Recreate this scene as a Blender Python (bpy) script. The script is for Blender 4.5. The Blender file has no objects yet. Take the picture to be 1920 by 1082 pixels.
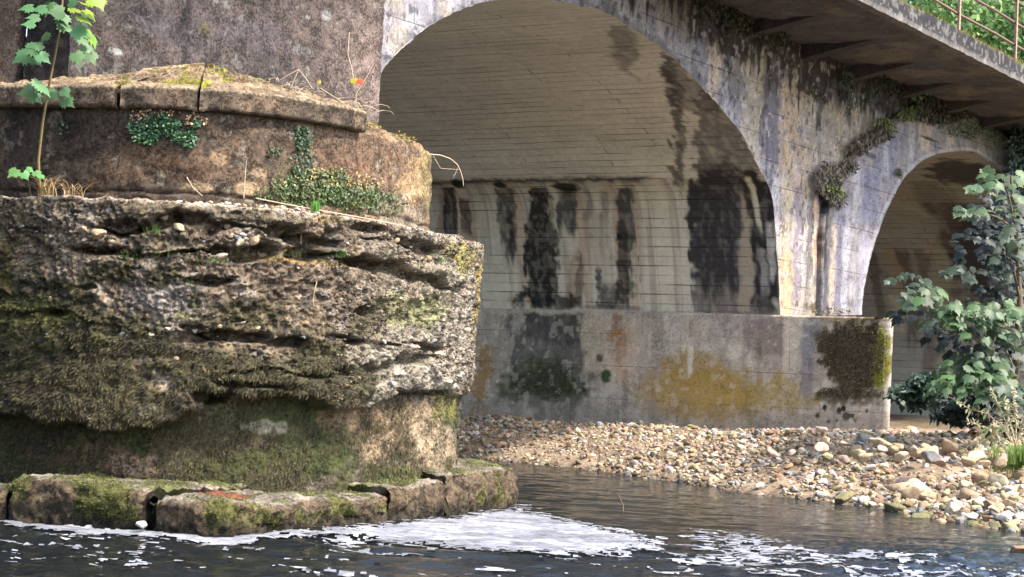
import bpy, math, random
import numpy as np
rng = np.random.default_rng(7); random.seed(7)
scene = bpy.context.scene; COLL = scene.collection

# ---------------------------------------------------------------- camera, sky, sun, exposure
F = 3600.0; HC = 715.0; ROLL = 0.048; XV = 3250.0; H = 1.44        # focal length in photo pixels, eye height above the water
pitch = math.atan((HC - 541) / F); cp, sp = math.cos(pitch), math.sin(pitch)
fw = np.array([0, cp, sp]); up0 = np.array([0, -sp, cp]); r0 = np.array([1., 0, 0])
cr, sr = math.cos(ROLL), math.sin(ROLL)
Uv = cr * up0 - sr * r0; Rv = cr * r0 + sr * up0
EYE = np.array([0, 0, H])
from mathutils import Matrix
cam = bpy.data.cameras.new('camera'); cam.sensor_width = 36; cam.lens = F * 36 / 1920; cam.clip_end = 3000
cam_o = bpy.data.objects.new('camera', cam); COLL.objects.link(cam_o)
cam_o.matrix_world = Matrix(((Rv[0], Uv[0], -fw[0], 0), (Rv[1], Uv[1], -fw[1], 0), (Rv[2], Uv[2], -fw[2], H), (0, 0, 0, 1)))
scene.camera = cam_o
SUN_EL = math.radians(52); SUN_DIR = np.array([0.80, -0.42, 0.0]); SUN_DIR /= np.linalg.norm(SUN_DIR)
SUN_STRENGTH, SKY_STRENGTH, EXPOSURE = 2.0, 0.15, 2.2
world = bpy.data.worlds.new('World'); scene.world = world; world.use_nodes = True
wn = world.node_tree; wn.nodes.clear()
sky = wn.nodes.new('ShaderNodeTexSky'); sky.sky_type = 'NISHITA'; sky.sun_disc = False
sky.sun_elevation = SUN_EL; sky.sun_rotation = math.atan2(SUN_DIR[0], SUN_DIR[1]); sky.dust_density = 3.0; sky.ozone_density = 1.0
bg = wn.nodes.new('ShaderNodeBackground'); bg.inputs[1].default_value = SKY_STRENGTH
wo = wn.nodes.new('ShaderNodeOutputWorld'); wn.links.new(sky.outputs[0], bg.inputs[0]); wn.links.new(bg.outputs[0], wo.inputs[0])
sl = bpy.data.lights.new('sun', 'SUN'); sl.energy = SUN_STRENGTH; sl.angle = math.radians(3.0); sl.color = (1.0, .93, .83)
so = bpy.data.objects.new('sun', sl); COLL.objects.link(so)
sd = np.array([SUN_DIR[0] * math.cos(SUN_EL), SUN_DIR[1] * math.cos(SUN_EL), math.sin(SUN_EL)])
from mathutils import Vector
so.rotation_euler = Vector(sd).to_track_quat('Z', 'Y').to_euler(); so.location = (20, -10, 30)
scene.view_settings.view_transform = 'Standard'; scene.view_settings.look = 'None'
scene.view_settings.exposure = EXPOSURE; scene.view_settings.gamma = 1
scene.cycles.max_bounces = 6; scene.cycles.diffuse_bounces = 4; scene.cycles.use_denoising = True

# ---------------------------------------------------------------- frames of reference
al = math.atan((XV - 960) / F)
u = np.array([math.sin(al), math.cos(al), 0]); v = np.array([-math.cos(al), math.sin(al), 0]); zz = np.array([0, 0, 1.])
def ray(x, y): return fw + Rv * ((x - 960) / F) + Uv * ((541 - y) / F)
def proj(P):
    d = np.asarray(P, float) - EYE; z = d @ fw
    return 960 + F * (d @ Rv) / z, 541 - F * (d @ Uv) / z
def on_plane(x, y, p0, n):
    d = ray(x, y); return EYE + d * (((p0 - EYE) @ n) / (d @ n))
def at_z(x, y, z):
    d = ray(x, y); return EYE + d * ((z - H) / d[2])
def at_Y(x, y, Y):
    d = ray(x, y); return EYE + d * (Y / d[1])
A = at_Y(1463, 591, 37.0)                     # foot of the spandrel wall where it meets the big arch, on top of the plinth
ZP = A[2]; A0 = np.array([A[0], A[1], 0])
def B(t, s, z): return A0 + np.multiply.outer(np.asarray(t, float), u) + np.multiply.outer(np.asarray(s, float), v) + np.multiply.outer(np.asarray(z, float), zz)
def tz(x, y, s=0.):
    P = on_plane(x, y, A0 + s * v, v); d = P - A0; return d @ u, P[2]

# ---------------------------------------------------------------- numpy noise
def _h(ix, iy, iz, seed):
    n = (ix.astype(np.int64) * 374761393 + iy.astype(np.int64) * 668265263 + iz.astype(np.int64) * 2147483647 + seed * 974634777) & 0xffffffff
    n = ((n ^ (n >> 13)) * 1274126177) & 0xffffffff
    n = ((n ^ (n >> 15)) * 2246822519) & 0xffffffff
    return ((n ^ (n >> 16)) & 0xffffff) / float(0xffffff)
def noise(x, y, z=0., seed=0):
    x, y, z = np.broadcast_arrays(np.asarray(x, float), np.asarray(y, float), np.asarray(z, float))
    ix, iy, iz = np.floor(x), np.floor(y), np.floor(z); fx, fy, fz = x - ix, y - iy, z - iz
    fx, fy, fz = [f * f * f * (f * (f * 6 - 15) + 10) for f in (fx, fy, fz)]
    r = 0
    for dx in (0, 1):
        for dy in (0, 1):
            for dz in (0, 1):
                w = (fx if dx else 1 - fx) * (fy if dy else 1 - fy) * (fz if dz else 1 - fz)
                r = r + w * _h(ix + dx, iy + dy, iz + dz, seed)
    return r
def fbm(x, y, z=0., o=4, seed=0, g=.5):
    a = 1.; s = 0.; t = 0.; f = 1.
    for k in range(o):
        s = s + a * noise(np.asarray(x) * f + 17.3 * k, np.asarray(y) * f + 5.1 * k, np.asarray(z) * f, seed + k); t += a; a *= g; f *= 2.03
    return s / t
def cells(x, y, seed=0):                       # distance to nearest jittered point and that point's random number
    ix, iy = np.floor(x), np.floor(y); best = np.full(x.shape, 9.); rid = np.zeros(x.shape)
    for dx in (-1, 0, 1):
        for dy in (-1, 0, 1):
            cx, cy = ix + dx, iy + dy
            px = cx + _h(cx, cy, cx * 0, seed); py = cy + _h(cx, cy, cx * 0, seed + 1)
            d = np.hypot(x - px, y - py); m = d < best
            best = np.where(m, d, best); rid = np.where(m, _h(cx, cy, cx * 0, seed + 2), rid)
    return best, rid
def ss(a, b, x):
    t = np.clip((x - a) / (b - a), 0, 1); return t * t * (3 - 2 * t)
def lin(r, g, b):
    c = np.array([r, g, b], float) / 255.; return np.where(c < .04045, c / 12.92, ((c + .055) / 1.055) ** 2.4)

# ---------------------------------------------------------------- object helpers
def link(o, parent=None):
    COLL.objects.link(o)
    if parent is not None: o.parent = parent
    return o
def tag(o, label=None, cat=None, group=None, kind=None):
    if label: o['label'] = label
    if cat: o['category'] = cat
    if group: o['group'] = group
    if kind: o['kind'] = kind
    return o
def empty(name, loc=(0, 0, 0)):
    o = bpy.data.objects.new(name, None); o.empty_display_size = .2; o.location = loc; return link(o)
def raw_mesh(name, V, Fc, mat, col=None, uv=None, smooth=True):
    """V (n,3); Fc (m,k) index array or list of such arrays"""
    me = bpy.data.meshes.new(name); V = np.ascontiguousarray(V, dtype=np.float32)
    if not isinstance(Fc, list): Fc = [Fc]
    Fc = [f for f in Fc if len(f)]
    me.vertices.add(len(V)); me.vertices.foreach_set('co', V.ravel())
    tot = np.concatenate([np.full(len(f), f.shape[1], dtype=np.int32) for f in Fc])
    idx = np.concatenate([f.ravel() for f in Fc]).astype(np.int32)
    me.loops.add(len(idx)); me.loops.foreach_set('vertex_index', idx)
    me.polygons.add(len(tot)); me.polygons.foreach_set('loop_start', np.concatenate([[0], np.cumsum(tot)[:-1]]).astype(np.int32))
    me.polygons.foreach_set('loop_total', tot)
    me.polygons.foreach_set('use_smooth', np.full(len(tot), smooth))
    me.update(calc_edges=True)
    if col is not None:
        ca = me.color_attributes.new('Col', 'FLOAT_COLOR', 'POINT')
        c4 = np.ones((len(V), 4), dtype=np.float32); c4[:, :3] = np.clip(col, 0, 1); ca.data.foreach_set('color', c4.ravel())
    if uv is not None:
        ul = me.uv_layers.new(name='UVMap'); ul.data.foreach_set('uv', np.ascontiguousarray(uv[idx], dtype=np.float32).ravel())
    me.materials.append(mat)
    return me
def build(name, V, Fc, mat, parent=None, col=None, uv=None, smooth=True):
    if col is not None and name not in ('arch_vault', 'plinth'): col = np.asarray(col) * (.78 if name in ('spandrel_wall', 'arch_ring') else .84)
    me = raw_mesh(name, V, Fc, mat, col, uv, smooth); o = bpy.data.objects.new(name, me)
    link(o)
    if parent is not None:
        o.parent = parent; o.matrix_parent_inverse = Matrix.Translation(parent.location).inverted()
    return o
def gfaces(nv, nu, keep=None, flip=False):
    i = np.arange(nv * nu).reshape(nv, nu)
    f = np.stack([i[:-1, :-1], i[:-1, 1:], i[1:, 1:], i[1:, :-1]], -1)
    if flip: f = f[..., ::-1]
    f = f.reshape(-1, 4)
    return f if keep is None else f[keep.ravel()]
def gnorm(P):
    a = np.gradient(P, axis=1); b = np.gradient(P, axis=0); n = np.cross(a, b); return n / (np.linalg.norm(n, axis=-1, keepdims=True) + 1e-9)
class MB:                                       # collects boxes and tubes into one mesh
    def __init__(s): s.V = []; s.Q = []; s.T = []; s.n = 0
    def add(s, V, Q=None, T=None):
        V = np.asarray(V, float)
        if Q is not None: s.Q.append(np.asarray(Q) + s.n)
        if T is not None: s.T.append(np.asarray(T) + s.n)
        s.V.append(V); s.n += len(V); return s
    def box(s, c, ax, ay, az):
        c, ax, ay, az = map(np.asarray, (c, ax, ay, az))
        V = [c + i * ax + j * ay + k * az for k in (-1, 1) for j in (-1, 1) for i in (-1, 1)]
        return s.add(V, [[0, 2, 3, 1], [4, 5, 7, 6], [0, 1, 5, 4], [2, 6, 7, 3], [0, 4, 6, 2], [1, 3, 7, 5]])
    def tube(s, pts, r, k=6):
        pts = np.asarray(pts, float); r = np.broadcast_to(np.asarray(r, float), (len(pts),))
        T = np.gradient(pts, axis=0); T /= np.linalg.norm(T, axis=1, keepdims=True) + 1e-9
        ref = np.array([.31, .22, .93]) if abs(T[0] @ np.array([.31, .22, .93])) < .9 else np.array([1., 0, 0])
        X = np.cross(T, ref); X /= np.linalg.norm(X, axis=1, keepdims=True); Y = np.cross(T, X)
        a = np.arange(k) * 2 * math.pi / k
        V = (pts[:, None] + r[:, None, None] * (np.cos(a)[None, :, None] * X[:, None] + np.sin(a)[None, :, None] * Y[:, None])).reshape(-1, 3)
        q = [[i * k + j, i * k + (j + 1) % k, (i + 1) * k + (j + 1) % k, (i + 1) * k + j] for i in range(len(pts) - 1) for j in range(k)]
        return s.add(V, q)
    def build(s, name, mat, parent=None, smooth=False, col=None):
        return build(name, np.concatenate(s.V), [np.concatenate(f).astype(int) for f in (s.Q, s.T) if f], mat, parent, smooth=smooth, col=col)
def blades(base, d, L, W, nrm, tip=.15, bend=None):
    """thin leaves: 5-point pointed shape from base along d"""
    d = d / (np.linalg.norm(d, axis=1, keepdims=True) + 1e-9); w = np.cross(d, nrm); w /= np.linalg.norm(w, axis=1, keepdims=True) + 1e-9
    L = L[:, None]; W = W[:, None] * .5; nn = np.cross(w, d)
    b = 0 if bend is None else bend[:, None]
    m = base + d * L * .5 + nn * L * .12
    V = np.stack([base - w * W * .35, base + w * W * .35, m + w * W, m - w * W, base + d * L + zz * b * L], 1).reshape(-1, 3)
    i = np.arange(len(base))[:, None] * 5
    return V, [i + np.array([[0, 1, 2, 3]]), i + np.array([[3, 2, 4]])]

# ---------------------------------------------------------------- materials
def N(nt, t, **k):
    n = nt.nodes.new(t)
    for a, b in k.items():
        if hasattr(n, a): setattr(n, a, b)
        else: n.inputs[a.replace('_', ' ')].default_value = b
    return n
def new_mat(name):
    m = bpy.data.materials.new(name); m.use_nodes = True; nt = m.node_tree; p = nt.nodes['Principled BSDF']; return m, nt, p
def mathn(nt, op, a, b=None, clamp=False):
    n = nt.nodes.new('ShaderNodeMath'); n.operation = op; n.use_clamp = clamp
    for i, x in enumerate((a, b)):
        if x is None: continue
        if isinstance(x, (int, float)): n.inputs[i].default_value = x
        else: nt.links.new(x, n.inputs[i])
    return n.outputs[0]
def maprange(nt, x, a, b, c, d):
    n = nt.nodes.new('ShaderNodeMapRange'); nt.links.new(x, n.inputs[0])
    for i, q in enumerate((a, b, c, d)): n.inputs[i + 1].default_value = q
    return n.outputs[0]
def concrete(name, scale=1.0, bump=.35, boards=None, contrast=.35, rough=.92, dist=.02, line=.55, pits=.0, psc=38.):
    """vertex-colour albedo times grain; optional board or panel joints in surface metres"""
    m, nt, p = new_mat(name)
    col = N(nt, 'ShaderNodeVertexColor', layer_name='Col')
    tc = N(nt, 'ShaderNodeTexCoord')
    n1 = N(nt, 'ShaderNodeTexNoise', Scale=9. * scale, Detail=8., Roughness=.7); nt.links.new(tc.outputs['Object'], n1.inputs['Vector'])
    n2 = N(nt, 'ShaderNodeTexNoise', Scale=45. * scale, Detail=5., Roughness=.75); nt.links.new(tc.outputs['Object'], n2.inputs['Vector'])
    f = mathn(nt, 'ADD', maprange(nt, n1.outputs[0], .3, .7, -contrast * .5, contrast * .5), maprange(nt, n2.outputs[0], .3, .7, 1 - contrast * .6, 1 + contrast * .6))
    hgt = mathn(nt, 'ADD', n1.outputs[0], mathn(nt, 'MULTIPLY', n2.outputs[0], .5))
    if pits:
        n4 = N(nt, 'ShaderNodeTexNoise', Scale=psc, Detail=3., Roughness=.8); nt.links.new(tc.outputs['Object'], n4.inputs['Vector'])
        n5 = N(nt, 'ShaderNodeTexNoise', Scale=psc * .13, Detail=3., Roughness=.6); nt.links.new(tc.outputs['Object'], n5.inputs['Vector'])
        k = mathn(nt, 'ADD', n4.outputs[0], mathn(nt, 'MULTIPLY', mathn(nt, 'SUBTRACT', n5.outputs[0], .5), .55))
        pm = maprange(nt, k, .47, .38, 0, 1); wm = maprange(nt, k, .60, .68, 0, 1)
        f = mathn(nt, 'MULTIPLY', f, mathn(nt, 'SUBTRACT', 1., mathn(nt, 'MULTIPLY', pm, pits))); f = mathn(nt, 'MULTIPLY', f, mathn(nt, 'ADD', 1., mathn(nt, 'MULTIPLY', wm, pits * .9)))
        hgt = mathn(nt, 'SUBTRACT', hgt, mathn(nt, 'MULTIPLY', pm, .8))
    if boards:
        uvn = N(nt, 'ShaderNodeUVMap', uv_map='UVMap')
        nz = N(nt, 'ShaderNodeTexNoise', Scale=1.3, Detail=4., Roughness=.6); nt.links.new(uvn.outputs[0], nz.inputs['Vector'])
        wob = N(nt, 'ShaderNodeVectorMath', operation='MULTIPLY_ADD'); nt.links.new(nz.outputs['Color'], wob.inputs[0]); wob.inputs[1].default_value = (.1, .028, 0); nt.links.new(uvn.outputs[0], wob.inputs[2])
        w, r, mo = boards
        bk = N(nt, 'ShaderNodeTexBrick', offset=.37, offset_frequency=2, squash=1.0); bk.inputs['Scale'].default_value = 1.
        bk.inputs['Brick Width'].default_value = w; bk.inputs['Row Height'].default_value = r; bk.inputs['Mortar Size'].default_value = mo; bk.inputs['Mortar Smooth'].default_value = .3; bk.inputs['Bias'].default_value = 0
        bk.inputs['Color1'].default_value = (.86, .86, .86, 1); bk.inputs['Color2'].default_value = (1.1, 1.1, 1.1, 1)
        nt.links.new(wob.outputs[0], bk.inputs['Vector'])
        nm = N(nt, 'ShaderNodeMapping'); nm.inputs['Scale'].default_value = (.6, 5., 1); nt.links.new(uvn.outputs[0], nm.inputs[0])
        n3 = N(nt, 'ShaderNodeTexNoise', Scale=1.4, Detail=3.); nt.links.new(nm.outputs[0], n3.inputs['Vector'])
        vis = maprange(nt, n3.outputs[0], .4, .62, .05, 1.)
        mask = mathn(nt, 'MULTIPLY', bk.outputs['Fac'], vis)
        f = mathn(nt, 'MULTIPLY', f, mathn(nt, 'SUBTRACT', 1., mathn(nt, 'MULTIPLY', mask, line)))
        sep = N(nt, 'ShaderNodeSeparateColor'); nt.links.new(bk.outputs['Color'], sep.inputs[0])
        inv = mathn(nt, 'SUBTRACT', 1., bk.outputs['Fac'])
        tint = mathn(nt, 'ADD', mathn(nt, 'MULTIPLY', sep.outputs[0], mathn(nt, 'MULTIPLY', inv, .35)), mathn(nt, 'SUBTRACT', 1., mathn(nt, 'MULTIPLY', inv, .35)))
        f = mathn(nt, 'MULTIPLY', f, tint)
        hgt = mathn(nt, 'SUBTRACT', hgt, mathn(nt, 'MULTIPLY', mask, 1.2))
    mx = N(nt, 'ShaderNodeVectorMath', operation='SCALE'); nt.links.new(col.outputs[0], mx.inputs[0]); nt.links.new(f, mx.inputs['Scale'])
    nt.links.new(mx.outputs[0], p.inputs['Base Color'])
    b = N(nt, 'ShaderNodeBump'); b.inputs['Strength'].default_value = bump; b.inputs['Distance'].default_value = dist
    nt.links.new(hgt, b.inputs['Height']); nt.links.new(b.outputs[0], p.inputs['Normal'])
    p.inputs['Roughness'].default_value = rough; p.inputs['Specular IOR Level'].default_value = .25
    return m
def leafy(name, trans=.35, rough=.55):
    m, nt, p = new_mat(name)
    col = N(nt, 'ShaderNodeVertexColor', layer_name='Col'); nt.links.new(col.outputs[0], p.inputs['Base Color']); p.inputs['Roughness'].default_value = rough
    tr = N(nt, 'ShaderNodeBsdfTranslucent'); nt.links.new(col.outputs[0], tr.inputs[0])
    mx = N(nt, 'ShaderNodeMixShader'); mx.inputs[0].default_value = trans
    out = [n for n in nt.nodes if n.type == 'OUTPUT_MATERIAL'][0]
    nt.links.new(p.outputs[0], mx.inputs[1]); nt.links.new(tr.outputs[0], mx.inputs[2]); nt.links.new(mx.outputs[0], out.inputs[0])
    return m
def plain(name, rgb, rough=.8, nscale=20., c=.3, bump=.3, rgb2=None):
    m, nt, p = new_mat(name)
    tc = N(nt, 'ShaderNodeTexCoord'); n1 = N(nt, 'ShaderNodeTexNoise', Scale=nscale, Detail=6., Roughness=.65); nt.links.new(tc.outputs['Object'], n1.inputs['Vector'])
    r = nt.nodes.new('ShaderNodeValToRGB'); a = np.array(rgb); b2 = np.array(rgb2) if rgb2 is not None else a * (1 + c)
    r.color_ramp.elements[0].position = .3; r.color_ramp.elements[0].color = (*np.clip(a * (1 - c), 0, 1), 1)
    r.color_ramp.elements[1].position = .7; r.color_ramp.elements[1].color = (*np.clip(b2, 0, 1), 1)
    nt.links.new(n1.outputs[0], r.inputs[0]); nt.links.new(r.outputs[0], p.inputs['Base Color'])
    b = N(nt, 'ShaderNodeBump'); b.inputs['Strength'].default_value = bump; b.inputs['Distance'].default_value = .01
    nt.links.new(n1.outputs[0], b.inputs['Height']); nt.links.new(b.outputs[0], p.inputs['Normal'])
    p.inputs['Roughness'].default_value = rough; p.inputs['Specular IOR Level'].default_value = .3
    return m
M_vault = concrete('board_marked_concrete', .7, .3, (3.1, .192, .013), .16, line=.7, pits=.12, psc=16.)
M_span = concrete('weathered_spandrel_concrete', .8, .45, (3.7, .46, .009), .35, line=.7, pits=.38, psc=20.)
M_plinth = concrete('plinth_concrete', .8, .3, (2.35, .66, .007), .25, line=.6, pits=.28, psc=18.)
M_rough = concrete('eroded_pebbly_concrete', 1.8, 1., None, .6, dist=.04, pits=.6, psc=42.)
M_stone = concrete('rough_lichened_stone', 1.5, 1., None, .5, dist=.035, pits=.55, psc=34.)
M_soil = concrete('gravelly_soil', 2.5, .9, None, .7, dist=.03)
M_leaf = leafy('broad_leaf', .22); M_leaf_lit = leafy('sunlit_leaf', .5); M_moss = leafy('moss_fibre', .15, .9); M_dry = leafy('dry_stem', .2, .8)
M_bark = plain('bark', lin(96, 84, 66), .9, 30, .4)
M_rust = plain('rusty_steel', lin(150, 108, 92), .75, 25, .35, .3, lin(176, 140, 124))
M_tube = plain('rusty_pipe', lin(104, 80, 70), .6, 25, .3)

# ================================================================ surface painter
class Surf:
    def __init__(s, P, sc, hc, base):
        s.P, s.s, s.h = P, sc, hc; s.px, s.py = proj(P); s.col = np.zeros(P.shape) + np.asarray(base)
        s.n1 = fbm(sc * 1.6, hc * .35, 0, 4, 11); s.n2 = fbm(sc * 7, hc * 1.3, 3., 4, 23); s.n3 = fbm(sc * 9, hc * 9, 7., 4, 31); s.n4 = fbm(sc * 3, hc * 3, 9., 4, 41); s.n5 = fbm(sc * 10, hc * 5, 4., 2, 53)
    def front(s, m):                            # look points up only on this part of the surface
        s.px = np.where(m, s.px, 1e9); return s
    def at(s, x, y):
        k = np.argmin((s.px - x) ** 2 + (s.py - y) ** 2); return s.s.ravel()[k], s.h.ravel()[k]
    def mix(s, m, c): s.col = s.col * (1 - m[..., None]) + np.asarray(c) * m[..., None]
    def tone(s, amp, which=None): s.col = s.col * (1 + amp * ((s.n1 if which is None else which) - .5) * 2)[..., None]
    def streak(s, x0, x1, yt, yb, c, a=.8, e=.12, holes=.15, rag=.25):
        sl, h1 = s.at(x0, (yt + yb) / 2); sr_, h2 = s.at(x1, (yt + yb) / 2); lo, hi = min(sl, sr_), max(sl, sr_)
        ht = s.at((x0 + x1) / 2, yt)[1]; hb = s.at((x0 + x1) / 2, yb)[1]; w = hi - lo; Lh = ht - hb
        q = s.s + (s.n2 - .5) * w * .5 + (s.n4 - .5) * w * .8; ed = max(w * e, .02)
        m = ss(lo - ed, lo + ed, q) * (1 - ss(hi - ed, hi + ed, q))
        bot = hb + (s.n2 - .5) * 2 * rag * Lh
        m = m * ss(bot - .08 * Lh, bot + .1 * Lh, s.h) * (1 - ss(ht - .02, ht + .06, s.h + (s.n3 - .5) * .1))
        m = m * (1 - holes * ss(.5, .6, s.n5 * .6 + s.n3 * .25 + s.n2 * .15)); s.mix(np.clip(m * a, 0, 1), c)
    def path(s, rows, c, a=.8, e=.05, top=.1, bot=.3, warp=.12):
        bot = max(bot, .02)
        """a stain between two edges given at several heights"""
        L_, R_, Hh = [], [], []
        for x0, x1, y in rows:
            p, q = s.at(x0, y), s.at(x1, y); L_.append(max(p[0], q[0])); R_.append(min(p[0], q[0])); Hh.append((p[1] + q[1]) / 2)
        o = np.argsort(Hh); Hs = np.array(Hh)[o]; hi = np.interp(s.h, Hs, np.array(L_)[o]); lo = np.interp(s.h, Hs, np.array(R_)[o]); q = s.s + (s.n2 - .5) * warp * 1.5 + (s.n4 - .5) * warp * 2 + (s.n5 - .5) * warp * 1.6 + (s.n3 - .5) * warp * 1.2
        m = ss(lo - e, lo + e, q) * (1 - ss(hi - e, hi + e, q)) * (1 - ss(Hs[-1] - top, Hs[-1] + top, s.h + (s.n4 - .5) * top * 3)) * ss(Hs[0] - bot, Hs[0] + bot, s.h + (s.n2 - .5) * bot * 4); m = m * (1 - .2 * ss(.56, .66, s.n5)) * (1 - .12 * ss(.58, .68, s.n3)); s.mix(np.clip(m * a, 0, 1), c)
    def blob(s, cx, cy, rx, ry, c, a=.8, rough=1.0, soft=.25, grain=.0):
        c0 = s.at(cx, cy); xs = abs(s.at(cx + rx, cy)[0] - s.at(cx - rx, cy)[0]) / 2 + 1e-3; hs = abs(s.at(cx, cy - ry)[1] - s.at(cx, cy + ry)[1]) / 2 + 1e-3
        d = np.hypot((s.s - c0[0]) / xs, (s.h - c0[1]) / hs) + (s.n4 - .5) * rough * 1.6 + (s.n3 - .5) * rough
        m = (1 - ss(1 - soft, 1 + soft, d)) * (1 - grain * ss(.45, .6, s.n3)); s.mix(np.clip(m * a, 0, 1), c)
    def speck(s, c, thr=.66, a=.8, scale=14., seed=5, region=None):
        n = fbm(s.s * min(scale, 8), s.h * min(scale, 8), 2., 2, seed); m = ss(thr + .03, thr + .08, n)
        if region is not None: m = m * region
        s.mix(m * a, c)
    def within(s, x0, x1, y0, y1, e=.25):
        pts = [s.at(x, y) for x in (x0, x1) for y in (y0, y1)]; a = [p[0] for p in pts]; b = [p[1] for p in pts]
        return ss(min(a) - e, min(a) + e, s.s) * (1 - ss(max(a) - e, max(a) + e, s.s)) * ss(min(b) - e, min(b) + e, s.h) * (1 - ss(max(b) - e, max(b) + e, s.h))

# ================================================================ the concrete bridge
arch1_px = [(715,130),(760,85),(800,50),(850,22),(900,4),(960,-3),(1040,0),(1110,12),(1160,35),(1200,60),(1250,97),(1300,145),(1350,200),(1390,250),(1420,310),(1447,361),(1453,418),(1460,510),(1463,591)]
arch2_px = [(1605,590),(1608,545),(1618,500),(1630,455),(1650,400),(1680,340),(1700,318),(1720,300),(1750,288),(1790,283),(1820,284),(1850,291),(1885,320)]
p1 = np.array([tz(*p) for p in arch1_px]); p2 = np.array([tz(*p) for p in arch2_px])
p1 = np.vstack([[p1[0, 0] - .9, 4.2], [p1[0, 0] - .85, 4.45], p1]); p1[0] = (p1[2, 0] - 1.25, 3.2); p1[1] = (p1[2, 0] - .75, 4.3)
cx2 = p2[10, 0]                                 # crown of the far arch; its right half mirrors the left
right2 = [(2 * cx2 + .4 - t, z) for t, z in p2[::-1] if t < cx2 - 1.0]
p2 = np.vstack([p2[:11], right2])
def dense(pts, step):
    pts = np.asarray(pts); seg = np.hypot(*np.diff(pts, axis=0).T); L = np.concatenate([[0], np.cumsum(seg)])
    n = int(L[-1] / step) + 2; q = np.linspace(0, L[-1], n); r = np.stack([np.interp(q, L, pts[:, 0]), np.interp(q, L, pts[:, 1])], 1)
    k = max(3, int(.5 / step)) | 1; ker = np.ones(k) / k
    pad = np.vstack([np.repeat(r[:1], k // 2, 0), r, np.repeat(r[-1:], k // 2, 0)])
    sm = np.stack([np.convolve(pad[:, i], ker, 'valid') for i in (0, 1)], 1); sm[0] = r[0]; sm[-1] = r[-1]; return sm
prof1 = dense(p1, .05); prof2 = dense(p2, .05)
def top_of(prof, t):
    o = np.argsort(prof[:, 0]); return np.interp(t, prof[o, 0], prof[o, 1], left=-9, right=-9)
Z_SOF = 8.31
bridge = empty('concrete_bridge', tuple(B(1.75, 0, 0)))
tag(bridge, 'old stained concrete arch bridge with overhanging deck crossing the river', 'bridge')

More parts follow.
